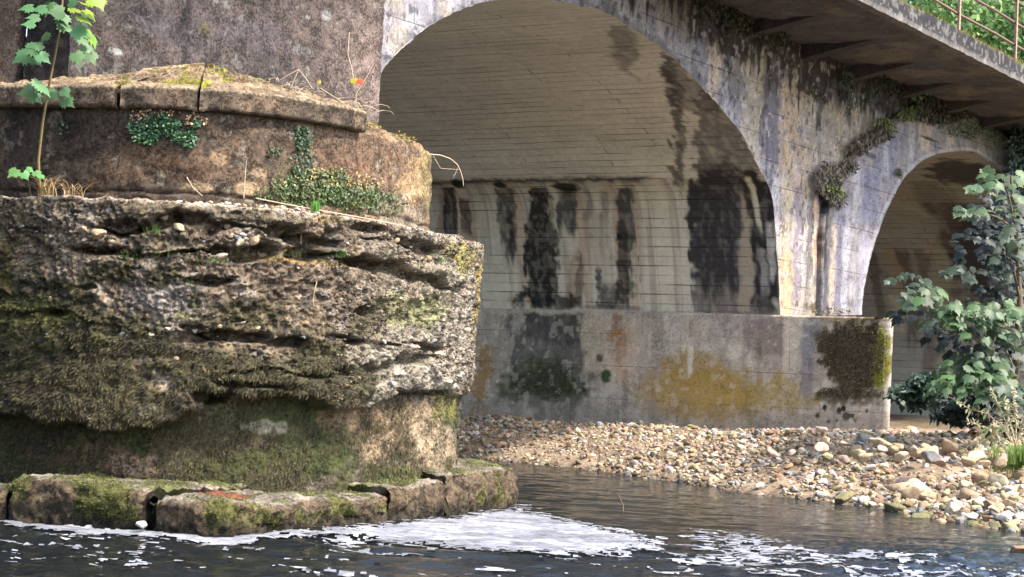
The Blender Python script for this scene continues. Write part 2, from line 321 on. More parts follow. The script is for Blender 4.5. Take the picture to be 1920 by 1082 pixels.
def spandrel():
    t = np.concatenate([np.linspace(-15.6, -15.1, 4)[:-1], np.arange(-15.1, 15.6, .034), np.linspace(15.7, 42, 60)]); z = np.arange(-.6, Z_SOF + .05, .028)
    T, Z = np.meshgrid(t, z)
    def inside(T, Z):
        a = (T > prof1[:, 0].min()) & (T < prof1[:, 0].max() + .0) & (Z < top_of(prof1, T)); b = (T > prof2[:, 0].min()) & (T < prof2[:, 0].max()) & (Z < top_of(prof2, T)); return a | b
    ins = inside(T, Z)
    cin = ins[:-1, :-1] & ins[1:, :-1] & ins[:-1, 1:] & ins[1:, 1:]
    keep = ~cin
    # pull vertices that fall inside the opening and still carry faces onto the arch edge
    curve = np.vstack([prof1, prof2]); kk = np.zeros(ins.shape, bool)
    kk[:-1, :-1] |= keep; kk[1:, :-1] |= keep; kk[:-1, 1:] |= keep; kk[1:, 1:] |= keep
    fix = np.argwhere(ins & kk)
    low = Z < ZP + .02; _chip = fbm(T * 7, Z * 7, 0, 3, 909)
    for i, j in fix:
        d = (curve[:, 0] - T[i, j]) ** 2 + (curve[:, 1] - Z[i, j]) ** 2; k = np.argmin(d)
        if d[k] < .03:
            c_t = (prof1 if k < len(prof1) else prof2)[:, 0].mean(); a_, b_ = curve[k]; w_ = .10 * max(0., float(_chip[i, j]) - .47); q_ = np.hypot(c_t - a_, 3.5 - b_) + 1e-6; T[i, j], Z[i, j] = a_ + w_ * (c_t - a_) / q_, b_ + w_ * (3.5 - b_) / q_
        elif low[i, j]:
            e = [prof1[:, 0].min(), prof1[:, 0].max(), prof2[:, 0].min(), prof2[:, 0].max()]; T[i, j] = min(e, key=lambda q: abs(q - T[i, j]))
    rel = (fbm(T * 1.1, Z * 1.1, 0, 3, 3) - .5) * .03 + (fbm(T * 6, Z * 4, 0, 3, 4) - .5) * .018
    P = B(T.ravel(), (-rel).ravel(), Z.ravel()).reshape(T.shape + (3,))
    S = Surf(P, T, Z, lin(146, 136, 124))
    S.tone(.25); S.tone(.3, S.n2); S.tone(.22, S.n3)
    cream, blue, dark, white, tan, black, green = lin(172,160,138), lin(124,124,138), lin(74,70,78), lin(178,176,178), lin(184,158,128), lin(34,33,38), lin(58,66,48)
    # cool band that follows the big arch edge
    dd = np.full(T.shape, 9.)
    for k in range(0, len(prof1), 3): dd = np.minimum(dd, np.hypot(T - prof1[k, 0], Z - prof1[k, 1]))
    S.mix((1 - ss(.25, 1.1, dd + (S.n4 - .5) * .9)) * .7 * (Z > 4.2), lin(142,142,156))
    S.mix((1 - ss(.1, .45, dd + (S.n4 - .5) * .7)) * .45 * ss(.35, .6, S.n2), white)
    S.mix((1 - ss(.0, .2, dd + (S.n4 - .5) * .5)) * .5 * (T < -3.5), black)
    d2 = np.full(T.shape, 9.)
    for k in range(0, len(prof2), 3): d2 = np.minimum(d2, np.hypot(T - prof2[k, 0], Z - prof2[k, 1]))
    S.mix((1 - ss(.5, 1.3, d2 + (S.n4 - .5) * .8)) * .65, lin(136,138,154)); S.mix((1 - ss(.1, 1.0, d2 + (S.n2 - .5) * .9)) * .55 * ss(.45, .6, S.n2), white)
    for a in [(730,760,0,110,cream,.5),(815,850,0,30,cream,.6),(750,800,20,60,white,.4),(1215,1235,0,60,blue,.6),(1300,1330,40,110,blue,.7),(1325,1350,50,200,lin(196,178,158),.7),(1345,1385,90,190,dark,.35),(1395,1425,60,330,cream,.75),(1430,1462,105,360,dark,.85),(1438,1470,180,360,blue,.55),(1462,1500,120,330,tan,.55),(1500,1530,120,400,cream,.45),(1560,1585,160,320,cream,.45),(1600,1615,150,260,cream,.5),(1640,1655,170,260,white,.35),(1700,1712,170,240,cream,.4),(1480,1500,330,590,lin(170,150,150),.5),
              (1447,1460,330,480,white,.9),(1462,1482,340,600,cream,.95),(1466,1486,470,600,lin(176,154,116),.85),(1488,1503,350,570,lin(120,112,125),.7),(1505,1512,380,560,white,.6),(1513,1530,330,520,dark,.6),(1524,1536,380,500,lin(206,168,130),.85),(1534,1549,360,480,black,.98,.1,.15),(1540,1556,470,592,lin(64,62,72),.8),(1556,1566,420,590,cream,.7),(1568,1578,430,590,dark,.6),(1580,1592,380,590,white,.5),(1592,1603,440,590,lin(168,160,180),.7),(1560,1580,370,420,lin(110,116,140),.7)]:
        S.streak(*a)
    # black and green growth running down from the soffit
    for a in [(1320,1400,-20,80,lin(40,44,38),.85),(1400,1470,-10,85,lin(52,50,50),.8),(1370,1385,60,110,black,.6),(1470,1500,30,100,lin(60,56,54),.8),(1493,1508,90,160,black,.95,.1,.1,.15),(1515,1546,110,175,black,.95,.1,.1,.2),(1530,1542,170,245,black,.8,.1,.2),(1580,1620,130,205,green,.85),(1588,1598,170,235,green,.6),(1640,1660,150,205,black,.95,.1,.1),(1655,1740,120,190,lin(44,50,46),.9),(1690,1700,180,225,black,.8),(1720,1890,150,225,lin(48,50,50),.9),(1730,1890,180,250,lin(52,52,46),.55)]:
        S.streak(*a)
    dz_ = sorted(tz(*q) for q in [(1290,20),(1330,70),(1400,92),(1470,112),(1500,150),(1545,165),(1600,150),(1640,195),(1700,190),(1740,205),(1800,222),(1885,272)])  # dark zone under the deck: growth with the overhang's shade painted in
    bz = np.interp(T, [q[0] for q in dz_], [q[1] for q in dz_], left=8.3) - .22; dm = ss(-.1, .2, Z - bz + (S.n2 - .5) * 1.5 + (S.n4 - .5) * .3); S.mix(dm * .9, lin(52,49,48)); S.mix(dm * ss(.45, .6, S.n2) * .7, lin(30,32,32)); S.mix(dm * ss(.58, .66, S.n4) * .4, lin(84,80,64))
    band = ss(Z_SOF - 1.0, Z_SOF - .35, Z + (S.n4 - .5) * 1.1) * ss(-6, -3, T); S.mix(band * .8, lin(60,56,56))  # shade of the overhang painted into the top of the wall
    S.blob(1520,172,28,7,lin(60,58,40),.95,.5); S.blob(1540,185,12,9,black,.8,.5); S.blob(1375,105,3,16,black,.9,.3)
    S.speck(white, .62, .55, 16, 5, S.within(1290,1610,60,600)); S.speck(black, .66, .6, 11, 8, ss(.5, 1, Z / 5.))
    S.speck(lin(120,116,126), .58, .4, 6, 12)
    S.blob(1545,580,40,9,lin(78,70,44),.9,.9)
    uv = np.stack([T.ravel(), Z.ravel() + .1], 1)
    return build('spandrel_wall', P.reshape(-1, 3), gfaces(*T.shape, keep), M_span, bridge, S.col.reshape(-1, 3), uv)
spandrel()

def vault(prof, name, step_s, step_a, L, foot, paint):
    side = np.stack([np.full(2, prof[-1, 0]), [prof[-1, 1] - .1, foot]], 1); side0 = np.stack([np.full(2, prof[0, 0]), [foot, prof[0, 1] - .1]], 1)
    pts = np.vstack([side0, prof, side]); seg = np.hypot(*np.diff(pts, axis=0).T); Lc = np.concatenate([[0], np.cumsum(seg)])
    q = np.arange(0, Lc[-1], step_a); t = np.interp(q, Lc, pts[:, 0]); z = np.interp(q, Lc, pts[:, 1]); s = np.arange(0.0, L, step_s)
    Sg, Q = np.meshgrid(s, Lc[-1] - q); T = np.broadcast_to(t[:, None], Sg.shape); Z = np.broadcast_to(z[:, None], Sg.shape)
    nrm = np.stack([-np.gradient(z, q), np.gradient(t, q)], 1)
    dn = (fbm(Sg * .8, Q * .8, 0, 3, 9) - .5) * .03 + (noise(Q / .172 + .0 * Sg, Sg / 9, 0, 77) - .5) * .012
    T = T + dn * nrm[:, 0][:, None]; Z = Z + dn * nrm[:, 1][:, None]
    P = B(T.ravel(), Sg.ravel(), Z.ravel()).reshape(T.shape + (3,))
    S = Surf(P, Sg, Q, lin(208, 203, 190)); S.Z = Z; S.T = T; paint(S, Lc[-1])
    return build(name, P.reshape(-1, 3), gfaces(*T.shape, flip=True), M_vault, bridge, S.col.reshape(-1, 3), np.stack([Sg.ravel(), Q.ravel()], 1))
ZJ = 5.53                                        # the springing joint, where leaks come out
def paint1(S, Ltot):
    S.n1 = fbm(S.s * .5, S.h * .8, 0, 4, 11)
    S.tone(.14); S.tone(.10, S.n3)
    black, dk, cream, white, rust, gray = lin(22,22,26), lin(66,62,62), lin(190,176,150), lin(208,200,184), lin(150,100,62), lin(150,144,136)
    rt = S.T > -6
    below = (S.Z < ZJ) & rt
    S.mix(below * .35, lin(176,166,148)); 
    S.mix(below * ss(.42, .6, S.n2) * .5, lin(200,190,168)); S.mix(below * ss(.5, .66, fbm(S.s * 5, S.h * .5, 0, 3, 88)) * .5, lin(112,104,96))
    S.mix(below * .5, lin(200,192,174))
    # joint line
    jl = np.exp(-((S.Z - ZJ + (S.n3 - .5) * .08) / .05) ** 2) * rt * ss(2.2, 2.6, S.s + 0 * S.h); S.mix(np.clip(jl, 0, 1) * .85, black)
    drip = fbm(S.s * 9, S.h * .30, 0, 3, 88); drip2 = fbm(S.s * 5, S.h * .22, 4, 3, 89)
    S.mix(below * ss(.52, .62, drip) * .35, lin(104,96,88)); S.mix(below * ss(.54, .64, drip2) * .4, lin(212,202,182)); S.mix(below * ss(.60, .68, fbm(S.s * 4, S.h * .2, 7, 3, 90)) * .35, lin(176,138,104))
    g1 = lin(96,92,88)
    S.path([(1133,1207,40),(1140,1203,80),(1150,1195,110),(1168,1180,135)], g1, .65, .1, .2, .4)
    S.path([(1228,1262,72),(1236,1300,110),(1242,1330,160),(1262,1380,200)], g1, .7, .08, .2, .1)
    S.path([(1240,1278,100),(1244,1282,165),(1258,1282,200),(1258,1281,310),(1262,1280,345)], lin(70,68,68), .85, .05, .2, .4)
    S.path([(1296,1330,150),(1300,1372,200),(1302,1402,260),(1296,1440,320),(1290,1452,420),(1296,1456,500),(1302,1460,588)], lin(92,88,86), .82, .06, .3, .0)
    S.path([(1300,1380,300),(1292,1384,360),(1290,1384,420),(1298,1384,500),(1310,1384,560)], lin(44,42,46), .9, .05, .4, .3)
    S.path([(1384,1410,320),(1386,1410,420),(1386,1408,586)], lin(166,152,132), .8, .04, .3, .0, .06)
    K = lin(19,19,23)
    S.path([(818,834,352),(818,832,440)], lin(120,86,72), .6, .03, .03, .1, .04)
    S.path([(826,852,352),(828,858,400),(834,856,440)], K, .9, .03, .03, .1, .05)
    S.path([(862,880,372),(864,884,440)], lin(60,48,50), .85, .03, .1, .1, .05)
    S.path([(928,960,352),(932,966,400),(940,970,440),(950,964,485)], lin(66,60,62), .85, .04, .03, .25, .07)
    S.path([(952,962,400),(954,964,478)], lin(40,30,36), .8, .03, .2, .2, .04)
    S.path([(990,1026,352),(988,1030,395),(984,1038,425),(984,1042,460),(984,1042,540),(988,1052,578)], K, .95, .05, .03, .06, .12)
    S.path([(1028,1036,380),(1030,1038,470)], lin(120,110,96), .6, .02, .1, .2, .03)
    S.path([(1040,1078,352),(1042,1082,400),(1046,1078,438)], lin(60,58,62), .9, .05, .03, .15, .06)
    S.path([(1094,1104,356),(1094,1106,430)], lin(104,98,90), .6, .03, .05, .4, .05)
    S.path([(1122,1136,356),(1124,1138,440)], lin(96,90,86), .6, .03, .05, .4, .05)
    S.path([(1156,1182,352),(1157,1186,400),(1158,1188,450)], lin(48,45,48), .9, .05, .03, .05, .08)
    S.path([(1158,1188,440),(1158,1188,520),(1152,1182,578)], K, .9, .05, .1, .1, .1)
    S.path([(1070,1084,470),(1066,1090,520),(1060,1096,576)], lin(150,118,92), .55, .04, .1, .05, .08)
    S.path([(1082,1088,470),(1078,1094,540),(1070,1092,578)], lin(70,60,54), .6, .03, .1, .05, .06)
    S.path([(1118,1130,508),(1118,1128,545)], K, .85, .02, .06, .08, .05)
    S.path([(1132,1156,538),(1120,1160,578)], lin(50,46,48), .75, .03, .15, .05, .08)
    S.path([(1188,1198,360),(1188,1198,575)], lin(196,172,142), .5, .03, .1, .1, .04)
    for a in [(1408,1450,320,590,lin(34,32,36),.95,.1,.25,.05),(1412,1426,335,425,lin(196,190,168),.95,.1,.1),(1440,1452,420,520,lin(190,186,180),.8,.15,.3),(1426,1440,470,560,lin(188,184,180),.5,.2,.5)]:
        S.streak(*a)
    S.blob(778,188,22,14,lin(196,194,186),.55,.8,.4); S.blob(1172,207,9,16,lin(200,196,188),.5,.8,.4); S.blob(1335,285,12,8,lin(190,184,160),.5)
    S.blob(1060,350,24,9,lin(28,36,26),.95,.5); S.blob(858,345,11,9,black,.95,.3); S.blob(937,347,12,6,black,.95,.3)
    S.blob(1020,565,60,14,lin(24,30,26),.85,1.,.3,.3); S.blob(1150,578,60,4,black,.5,.9); S.blob(1330,587,120,3,lin(80,76,70),.4,.9)
def paint2(S, Ltot):
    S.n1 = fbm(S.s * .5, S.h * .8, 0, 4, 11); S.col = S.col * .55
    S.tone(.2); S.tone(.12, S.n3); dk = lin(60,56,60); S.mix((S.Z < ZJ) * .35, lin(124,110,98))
    S.streak(1640,1660,470,700,lin(92,74,70),.7); S.streak(1665,1690,470,560,lin(170,142,110),.6); S.streak(1700,1720,470,640,lin(88,70,62),.7); S.streak(1735,1760,468,700,lin(96,78,70),.6)
    S.streak(1675,1700,555,620,lin(180,166,140),.8); S.streak(1760,1790,450,700,lin(160,146,126),.6)
    S.blob(1810,325,80,26,dk,.9,.6); S.blob(1840,470,60,90,lin(50,50,58),.85,.8); S.blob(1700,370,25,12,lin(160,152,134),.7,.8)
    S.streak(1780,1880,380,560,lin(66,62,66),.7,.2); S.streak(1740,1800,340,450,lin(96,86,80),.6,.3)
V1 = vault(prof1, 'arch_vault', .032, .03, 13., -.5, paint1)
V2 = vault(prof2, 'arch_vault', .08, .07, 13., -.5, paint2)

# raised ring over the far arch with its ledge
def ring():
    px = [(1530,592),(1532,480),(1536,400),(1552,345),(1575,305),(1605,268),(1640,240),(1675,215),(1710,196),(1750,190),(1800,210),(1840,232),(1870,250),(1888,268)]
    o = dense(np.array([tz(*p) for p in px]), .04); inn = prof2[(prof2[:, 0] < tz(1886, 320)[0])]
    n = 260; ro = np.stack([np.interp(np.linspace(0, 1, n), np.linspace(0, 1, len(o)), o[:, i]) for i in (0, 1)], 1); ri = np.stack([np.interp(np.linspace(0, 1, n), np.linspace(0, 1, len(inn)), inn[:, i]) for i in (0, 1)], 1)
    d = .13; rows = []; k = 34; w = np.linspace(0, 1, k)
    rows = [(ri * (1 - a) + ro * a, d) for a in w] + [(ro, d * .5), (ro, -.02)]
    rows = [(ri, -.02)] + rows
    T = np.array([r[0][:, 0] for r in rows]); Z = np.array([r[0][:, 1] for r in rows]); D = np.array([np.full(n, r[1]) for r in rows]) + (fbm(T * 5, Z * 5, 0, 3, 51) - .5) * .03
    P = B(T.ravel(), -D.ravel(), Z.ravel()).reshape(T.shape + (3,)); S = Surf(P, T, Z, lin(136,132,136)); S.tone(.25); S.tone(.35, S.n2); S.tone(.25, S.n3)
    blue, white, dark, black = lin(116,120,142), lin(172,172,178), lin(96,94,106), lin(36,36,40)
    for a in [(1618,1650,320,420,blue,.7),(1610,1640,430,592,lin(150,146,164),.6),(1560,1590,380,590,lin(116,114,132),.6),(1640,1680,230,330,blue,.7),(1600,1612,300,420,white,.6),(1655,1665,260,330,white,.6),(1705,1712,240,300,white,.6),(1725,1745,215,290,lin(196,176,156),.6),(1770,1790,210,290,lin(186,170,156),.5),(1690,1702,210,280,dark,.5),(1800,1880,230,290,lin(132,126,118),.7),
              (1488,1503,350,570,lin(120,112,125),.7),(1524,1536,380,500,lin(206,168,130),.85),(1534,1551,350,500,black,.98,.1,.15),(1540,1558,470,592,lin(64,62,72),.8),(1556,1566,420,590,lin(168,156,134),.7),(1568,1578,430,590,dark,.6),(1580,1592,380,590,white,.5)]: S.streak(*a)
    edge = np.zeros(T.shape); edge[-7:] = 1; edge = edge * ss(.35, .55, S.n4); S.mix(edge * .7 * (T > tz(1550, 350)[0]), lin(62,58,46))
    low = np.zeros(T.shape); low[:4] = 1; S.mix(low * .5, white)
    S.path([(1533,1549,350),(1534,1549,420),(1537,1551,500)], black, .97, .015, .1, .15, .03); S.path([(1552,1560,400),(1552,1562,470)], black, .6, .015, .1, .15, .03)
    S.speck(black, .67, .4, 10, 8)
    S.blob(1742,260,16,3,black,.9,.3); S.blob(1632,292,10,6,black,.7,.5); S.blob(1685,325,8,9,lin(50,48,36),.9,.5)
    build('arch_ring', P.reshape(-1, 3), gfaces(*T.shape, flip=True), M_span, bridge, S.col.reshape(-1, 3), np.stack([T.ravel(), Z.ravel() + .1], 1))
ring()
# plinth with a pointed nose under the pier between the arches
s_n = -float((on_plane(1676, 605, A0 + 0 * u, u) - A0) @ v)       # how far the nose stands forward
def plinth():
    off = -.07; outline = [(off, 13.0), (off, -s_n)]; 
    tend = 3.62; n1 = 520
    s = np.concatenate([np.linspace(12.9, -s_n + .12, n1), ]); pts = [(off, q) for q in s] + [(off + .01, -s_n + .05), (off + .05, -s_n), (off + .14, -s_n + .06)]
    pts += [(off + .14 + (tend - .07) * k, -s_n + .06 + (s_n) * k) for k in np.linspace(0, 1, 40)[1:]] + [(tend, q) for q in np.linspace(.1, 12.9, 60)]
    pts = np.array(pts); z = np.concatenate([np.linspace(-.5, ZP - .02, 130), [ZP, ZP]]); inn = np.concatenate([np.zeros(130), [.03, .6]])
    nrm = np.stack([np.gradient(pts[:, 1]), -np.gradient(pts[:, 0])], 1); nrm /= np.linalg.norm(nrm, axis=1, keepdims=True)
    for i in range(3): nrm[1:-1] = (nrm[:-2] + nrm[1:-1] + nrm[2:]) / 3
    ln = np.concatenate([[0], np.cumsum(np.hypot(*np.diff(pts, axis=0).T))])
    L, Z = np.meshgrid(ln, z); I = np.broadcast_to(inn[:, None], Z.shape)
    rel = (fbm(L * 3, Z * 3, 0, 4, 61) - .5) * .02
    T = pts[:, 0][None] - nrm[:, 0][None] * (I * 0 + rel) + 0 * Z; Sg = pts[:, 1][None] + 0 * Z; T = T + I * 1.0 * np.where(np.abs(T - off) < .3, 1, -1)
    P = B(T.ravel(), Sg.ravel(), Z.ravel()).reshape(T.shape + (3,)); S = Surf(P, L, Z, lin(164,152,138)).front(L < ln[n1]); S.tone(.15); S.tone(.16, S.n2); S.tone(.14, S.n3)
    dark, ochre, moss = lin(60,60,58), lin(148,120,62), lin(58,68,34)
    dr = fbm(S.s * 8, S.h * .35, 2, 3, 66); S.mix(ss(.52, .62, dr) * .3, lin(112,104,94)); S.mix(ss(.54, .64, fbm(S.s * 4.5, S.h * .3, 5, 3, 67)) * .45, lin(190,180,162))
    S.streak(905,940,590,790,lin(150,138,122),.6); S.streak(958,1082,588,745,lin(80,78,74),.85,.08,.15,.08); S.streak(980,1080,590,640,lin(50,50,50),.6,.1,.2)
    S.blob(1010,720,75,38,moss,.8,.7,.3,.2); S.blob(900,715,22,60,lin(150,112,52),.7); S.streak(990,1060,740,800,lin(88,84,74),.6,.2,.5)
    S.streak(1085,1140,590,700,lin(188,170,142),.5); S.streak(1148,1168,590,690,lin(134,98,72),.7,.2,.3); S.streak(1135,1180,620,720,lin(168,112,56),.5,.3,.5); S.streak(1120,1165,650,740,lin(196,184,166),.5,.3,.5); S.streak(1175,1200,600,720,lin(196,172,144),.5)
    S.blob(1137,706,10,11,lin(38,66,26),.95,.4); S.blob(1125,670,6,8,lin(50,48,42),.8)
    S.blob(1300,685,60,30,ochre,.7,.5,.35); S.blob(1320,735,120,45,ochre,.7,.5,.4); S.blob(1450,740,70,35,lin(148,128,70),.6,.9); S.streak(1240,1400,700,790,lin(150,124,60),.6,.2,.2); S.streak(1290,1300,650,700,lin(200,192,178),.8); S.blob(1375,660,14,20,lin(190,178,162),.7)
    S.streak(1195,1225,600,700,lin(170,160,146),.6); S.streak(1400,1470,600,660,lin(120,104,100),.7,.15,.3); S.streak(1465,1480,600,690,lin(196,178,160),.6); S.streak(1505,1535,600,760,lin(112,112,118),.75,.15,.2)
    S.streak(1245,1275,590,680,lin(186,178,166),.6); S.streak(1330,1400,590,650,lin(150,140,136),.5)
    S.blob(1612,665,80,72,lin(74,64,46),1.,.22,.12); S.blob(1560,640,30,25,lin(84,74,54),.8,.6); S.blob(1655,665,22,48,lin(136,136,44),.95,.7,.15,.2); S.blob(1650,715,18,22,lin(120,124,48),.8,.8)
    S.blob(1600,745,60,14,lin(88,78,60),.8,.8)
    for x, y, r in [(1547,764,4),(1572,771,5),(1583,765,5),(1586,781,7),(1597,781,4),(1533,779,4),(1625,770,4),(1553,790,2.5),(1602,787,3),(1570,788,2.5)]: S.blob(x, y, r, r * 1.1, lin(34,32,28), 1., .4, .15)
    top = ss(ZP - .1, ZP - .03, Z + (S.n4 - .5) * .1) * ss(s_n * .2, s_n * .8, L - 12.5 + 0 * Z); S.mix(top * .6, lin(96,80,44))
    S.speck(lin(200,192,176), .62, .3, 7, 5)
    S.mix((1 - ss(0, .2, Z - 1.0 + (S.n4 - .5) * .5)) * .35, lin(110,104,94))
    build('plinth', P.reshape(-1, 3), gfaces(*T.shape), M_plinth, bridge, S.col.reshape(-1, 3), np.stack([L.ravel() + .9, Z.ravel() + .12], 1)); S.P = P; fr_ = S.px < 1e8; S.px, S.py = proj(P); S.front(fr_); S.N = gnorm(P); return S
SPL = plinth()
def coarse_box(name, t0, t1, s0, s1, z0, z1, c, mat, step=.12, amp=.03, parent=bridge, paint=None, seed=1):
    """a rough box of displaced faces in bridge coordinates"""
    Vs, Fs, Cs, Us, n = [], [], [], [], 0
    def face(o, a, b, la, lb):
        nonlocal n
        na, nb = max(2, int(la / step) + 1), max(2, int(lb / step) + 1)
        X, Y = np.meshgrid(np.linspace(0, la, na), np.linspace(0, lb, nb))
        Q = np.asarray(o) + X[..., None] * a + Y[..., None] * b
        d = [(fbm(Q[..., 0] * 3 + i * 9, Q[..., 1] * 3, Q[..., 2] * 3, 4, seed + i) - .5) * amp * 2 for i in range(3)]
        q = Q + np.stack(d, -1); P = B(q[..., 0].ravel(), q[..., 1].ravel(), q[..., 2].ravel())
        cc = np.zeros(Q.shape) + c; nz = fbm(Q[..., 0] * 2, Q[..., 1] * 2, Q[..., 2] * 2, 4, seed + 5); nf = fbm(Q[..., 0] * 9, Q[..., 1] * 9, Q[..., 2] * 9, 3, seed + 6)
        cc = cc * (1 + .7 * (nz - .5) + .6 * (nf - .5))[..., None]
        if paint: cc = paint(Q, cc, nz, nf)
        Vs.append(P); Fs.append(gfaces(nb, na) + n); Cs.append(cc.reshape(-1, 3)); Us.append(np.stack([X.ravel(), Y.ravel()], 1)); n += len(P)
    T, S_, Z_ = np.eye(3)
    face((t0, s0, z0), T, Z_, t1 - t0, z1 - z0); face((t0, s0, z0), S_, T, s1 - s0, t1 - t0); face((t0, s0, z1), T, S_, t1 - t0, s1 - s0)
    face((t1, s0, z0), S_, Z_, s1 - s0, z1 - z0); face((t0, s1, z0), -S_ * 1., Z_, s1 - s0, z1 - z0); face((t1, s1, z0), -T * 1., Z_, t1 - t0, z1 - z0)
    return build(name, np.concatenate(Vs), np.concatenate(Fs), mat, parent, np.concatenate(Cs), np.concatenate(Us))
# deck with its overhang: soffit at Z_SOF
dP = on_plane(1780, 83, np.array([0, 0, Z_SOF]), zz); OVER = -float((dP - A0) @ v)
def sof_paint(Q, c, nz, nf):
    m = ss(.54, .62, fbm(Q[..., 0] * .9, Q[..., 1] * 1.6, 0, 4, 71)); return c * (1 - m[..., None] * .45) + lin(126,114,96) * m[..., None] * .45
coarse_box('deck_slab', -9, 40, -OVER + .22, 0.5, Z_SOF, Z_SOF + .3, lin(84,80,84), M_span, .12, .05, paint=sof_paint, seed=4)
coarse_box('deck_slab', -24, 42, .5, 14.5, Z_SOF + .1, Z_SOF + .42, lin(110,100,90), M_span, .5, .02, seed=14)
def fas_paint(Q, c, nz, nf):
    w = ss(Z_SOF + .1, Z_SOF + .02, Q[..., 2]); c = c * (1 - w[..., None] * .7) + lin(112,108,104) * w[..., None] * .7
    k = ss(.55, .62, nf); c = c * (1 - k[..., None] * .35) + lin(150,146,142) * k[..., None] * .35
    g = ss(Z_SOF + .3, Z_SOF + .42, Q[..., 2]) * ss(.4, .6, nz); return c * (1 - g[..., None]) + lin(92,88,50) * g[..., None]
coarse_box('cornice', -9, 40, -OVER, -OVER + .2, Z_SOF - .03, Z_SOF + .12, lin(48,46,47), M_span, .035, .02, paint=fas_paint, seed=24)
coarse_box('cornice', -9, 40, -OVER + .05, -OVER + .42, Z_SOF + .1, Z_SOF + .40, lin(50,48,50), M_span, .04, .03, paint=fas_paint, seed=34)
for k in range(7):
    t0 = -1.9 + k * 2.55; mb = MB()
    n = 9; V = []; 
    for i in range(n):
        a = i / (n - 1); s_ = .1 - (OVER - 1.0) * a; dep = .34 * (1 - a) ** 1.2 + .01
        for (dt, dz) in ((-.17, 0), (.17, 0), (.15, -dep), (-.15, -dep)): V.append(B(t0 + dt + .01 * math.sin(i * 9 + k), s_, Z_SOF + .04 + dz))
    q = [[i * 4 + j, (i + 1) * 4 + j, (i + 1) * 4 + (j + 1) % 4, i * 4 + (j + 1) % 4] for i in range(n - 1) for j in range(4)] + [[0, 1, 2, 3], [(n - 1) * 4 + 3, (n - 1) * 4 + 2, (n - 1) * 4 + 1, (n - 1) * 4]]
    mb.add(V, q); c = np.tile(lin(76,72,72) * random.uniform(.7, 1.1), (len(V), 1)); mb.build('bracket', M_span, bridge, False, c)

# railing on the deck edge
rail = empty('railing', tuple(B(6, -OVER + .25, Z_SOF + .4))); tag(rail, 'rusty steel railing with pipe rails on the bridge deck edge', 'railing')
sR = -OVER + .25
def t_on(x, y): return float((on_plane(x, y, A0 + sR * v, v) - A0) @ u), float(on_plane(x, y, A0 + sR * v, v)[2])
tp1, zb1 = t_on(1797, 62); tp2, zb2 = t_on(1903, 113); sp_ = tp2 - tp1
zl = t_on(1860, 58)[1]; zu = t_on(1890, 32)[1]; dzr = zu - zl
for k in range(-5, 9):
    mb = MB(); t = tp1 + k * sp_; zt = zu + dzr * 1.1; zc = (Z_SOF + .3 + zt) / 2; hh = (zt - Z_SOF - .3) / 2
    mb.box(B(t, sR - .02, zc), u * .035, v * .006, zz * hh).box(B(t + .029, sR + .014, zc), u * .006, v * .028, zz * hh).box(B(t, sR - .02, Z_SOF + .40), u * .07, v * .03, zz * .012); mb.build('post', M_rust, rail)
for z in (zl, zu, zu + dzr): MB().tube([B(t, sR + .045, z + .012 * math.sin(t * 1.7)) for t in np.linspace(tp1 - 5 * sp_, tp1 + 8 * sp_, 40)], .03, 8).build('rail', M_tube, rail, True)

# ================================================================ the weathered cutwater pier on the left
TS = -.6                                          # tower front stands this far before the spandrel plane
pier = empty('cutwater_pier', tuple(at_z(400, 900, .3)))
tag(pier, 'eroded mossy stone and concrete pier with rounded cutwater in the river', 'bridge pier')
def smooth_curve(px, z, step, ext_l, xend, corner=True):
    P = np.array([at_z(x, y, z)[:2] for x, y in px]); 
    d0 = P[0] - P[1]; d0 /= np.linalg.norm(d0); L = []
    ang = 0; q = P[0].copy(); 
    for k in range(ext_l):                         # carry the round on to the left and back
        ang = .11 * (k + 1); c, s_ = math.cos(-ang), math.sin(-ang); d = np.array([d0[0] * c - d0[1] * s_, d0[0] * s_ + d0[1] * c]); q = q + d * .35; L.append(q.copy())
    P = np.vstack([L[::-1], P]) if L else P
    seg = np.hypot(*np.diff(P, axis=0).T); Lc = np.concatenate([[0], np.cumsum(seg)]); n = int(Lc[-1] / step); qq = np.linspace(0, Lc[-1], n)
    C = np.stack([np.interp(qq, Lc, P[:, i]) for i in (0, 1)], 1)
    k = max(3, int(.7 / step)) | 1; pad = np.vstack([C[0] + (C[1] - C[0]) * np.arange(-(k // 2), 0)[:, None], C, C[-1] + (C[-1] - C[-2]) * np.arange(1, k // 2 + 1)[:, None]])
    C = np.stack([np.convolve(pad[:, i], np.ones(k) / k, 'valid') for i in (0, 1)], 1)
    if corner:                                     # small rounded corner, then straight back along the bridge's depth
        t0 = C[-1] - C[-2]; t0 /= np.linalg.norm(t0); t1 = v[:2]; R_ = .07; arc = []
        for a in np.linspace(0, 1, 9)[1:]:
            w = (1 - a) * t0 + a * t1 + .55 * math.sin(a * math.pi) * (t0 + t1) * .5; 
            arc.append(w / np.linalg.norm(w) * R_ * .35)
        arc = C[-1] + np.cumsum(arc, 0); back = arc[-1] + np.outer(np.arange(1, int(3.2 / (step * 4))) * step * 4, t1); C = np.vstack([C, arc, back])
    return C
def cnorm(C):
    t = np.gradient(C, axis=0); t /= np.linalg.norm(t, axis=1, keepdims=True); n = np.stack([t[:, 1], -t[:, 0]], 1)
    k = 5; pad = np.vstack([np.repeat(n[:1], k // 2, 0), n, np.repeat(n[-1:], k // 2, 0)]); n = np.stack([np.convolve(pad[:, i], np.ones(k) / k, 'valid') for i in (0, 1)], 1)
    return n / np.linalg.norm(n, axis=1, keepdims=True)
ZL = 2.98
base_px = [(-60,368),(0,368),(150,369),(300,376),(400,382),(500,390),(600,400),(680,411),(760,424),(830,438),(880,450),(907,457)]
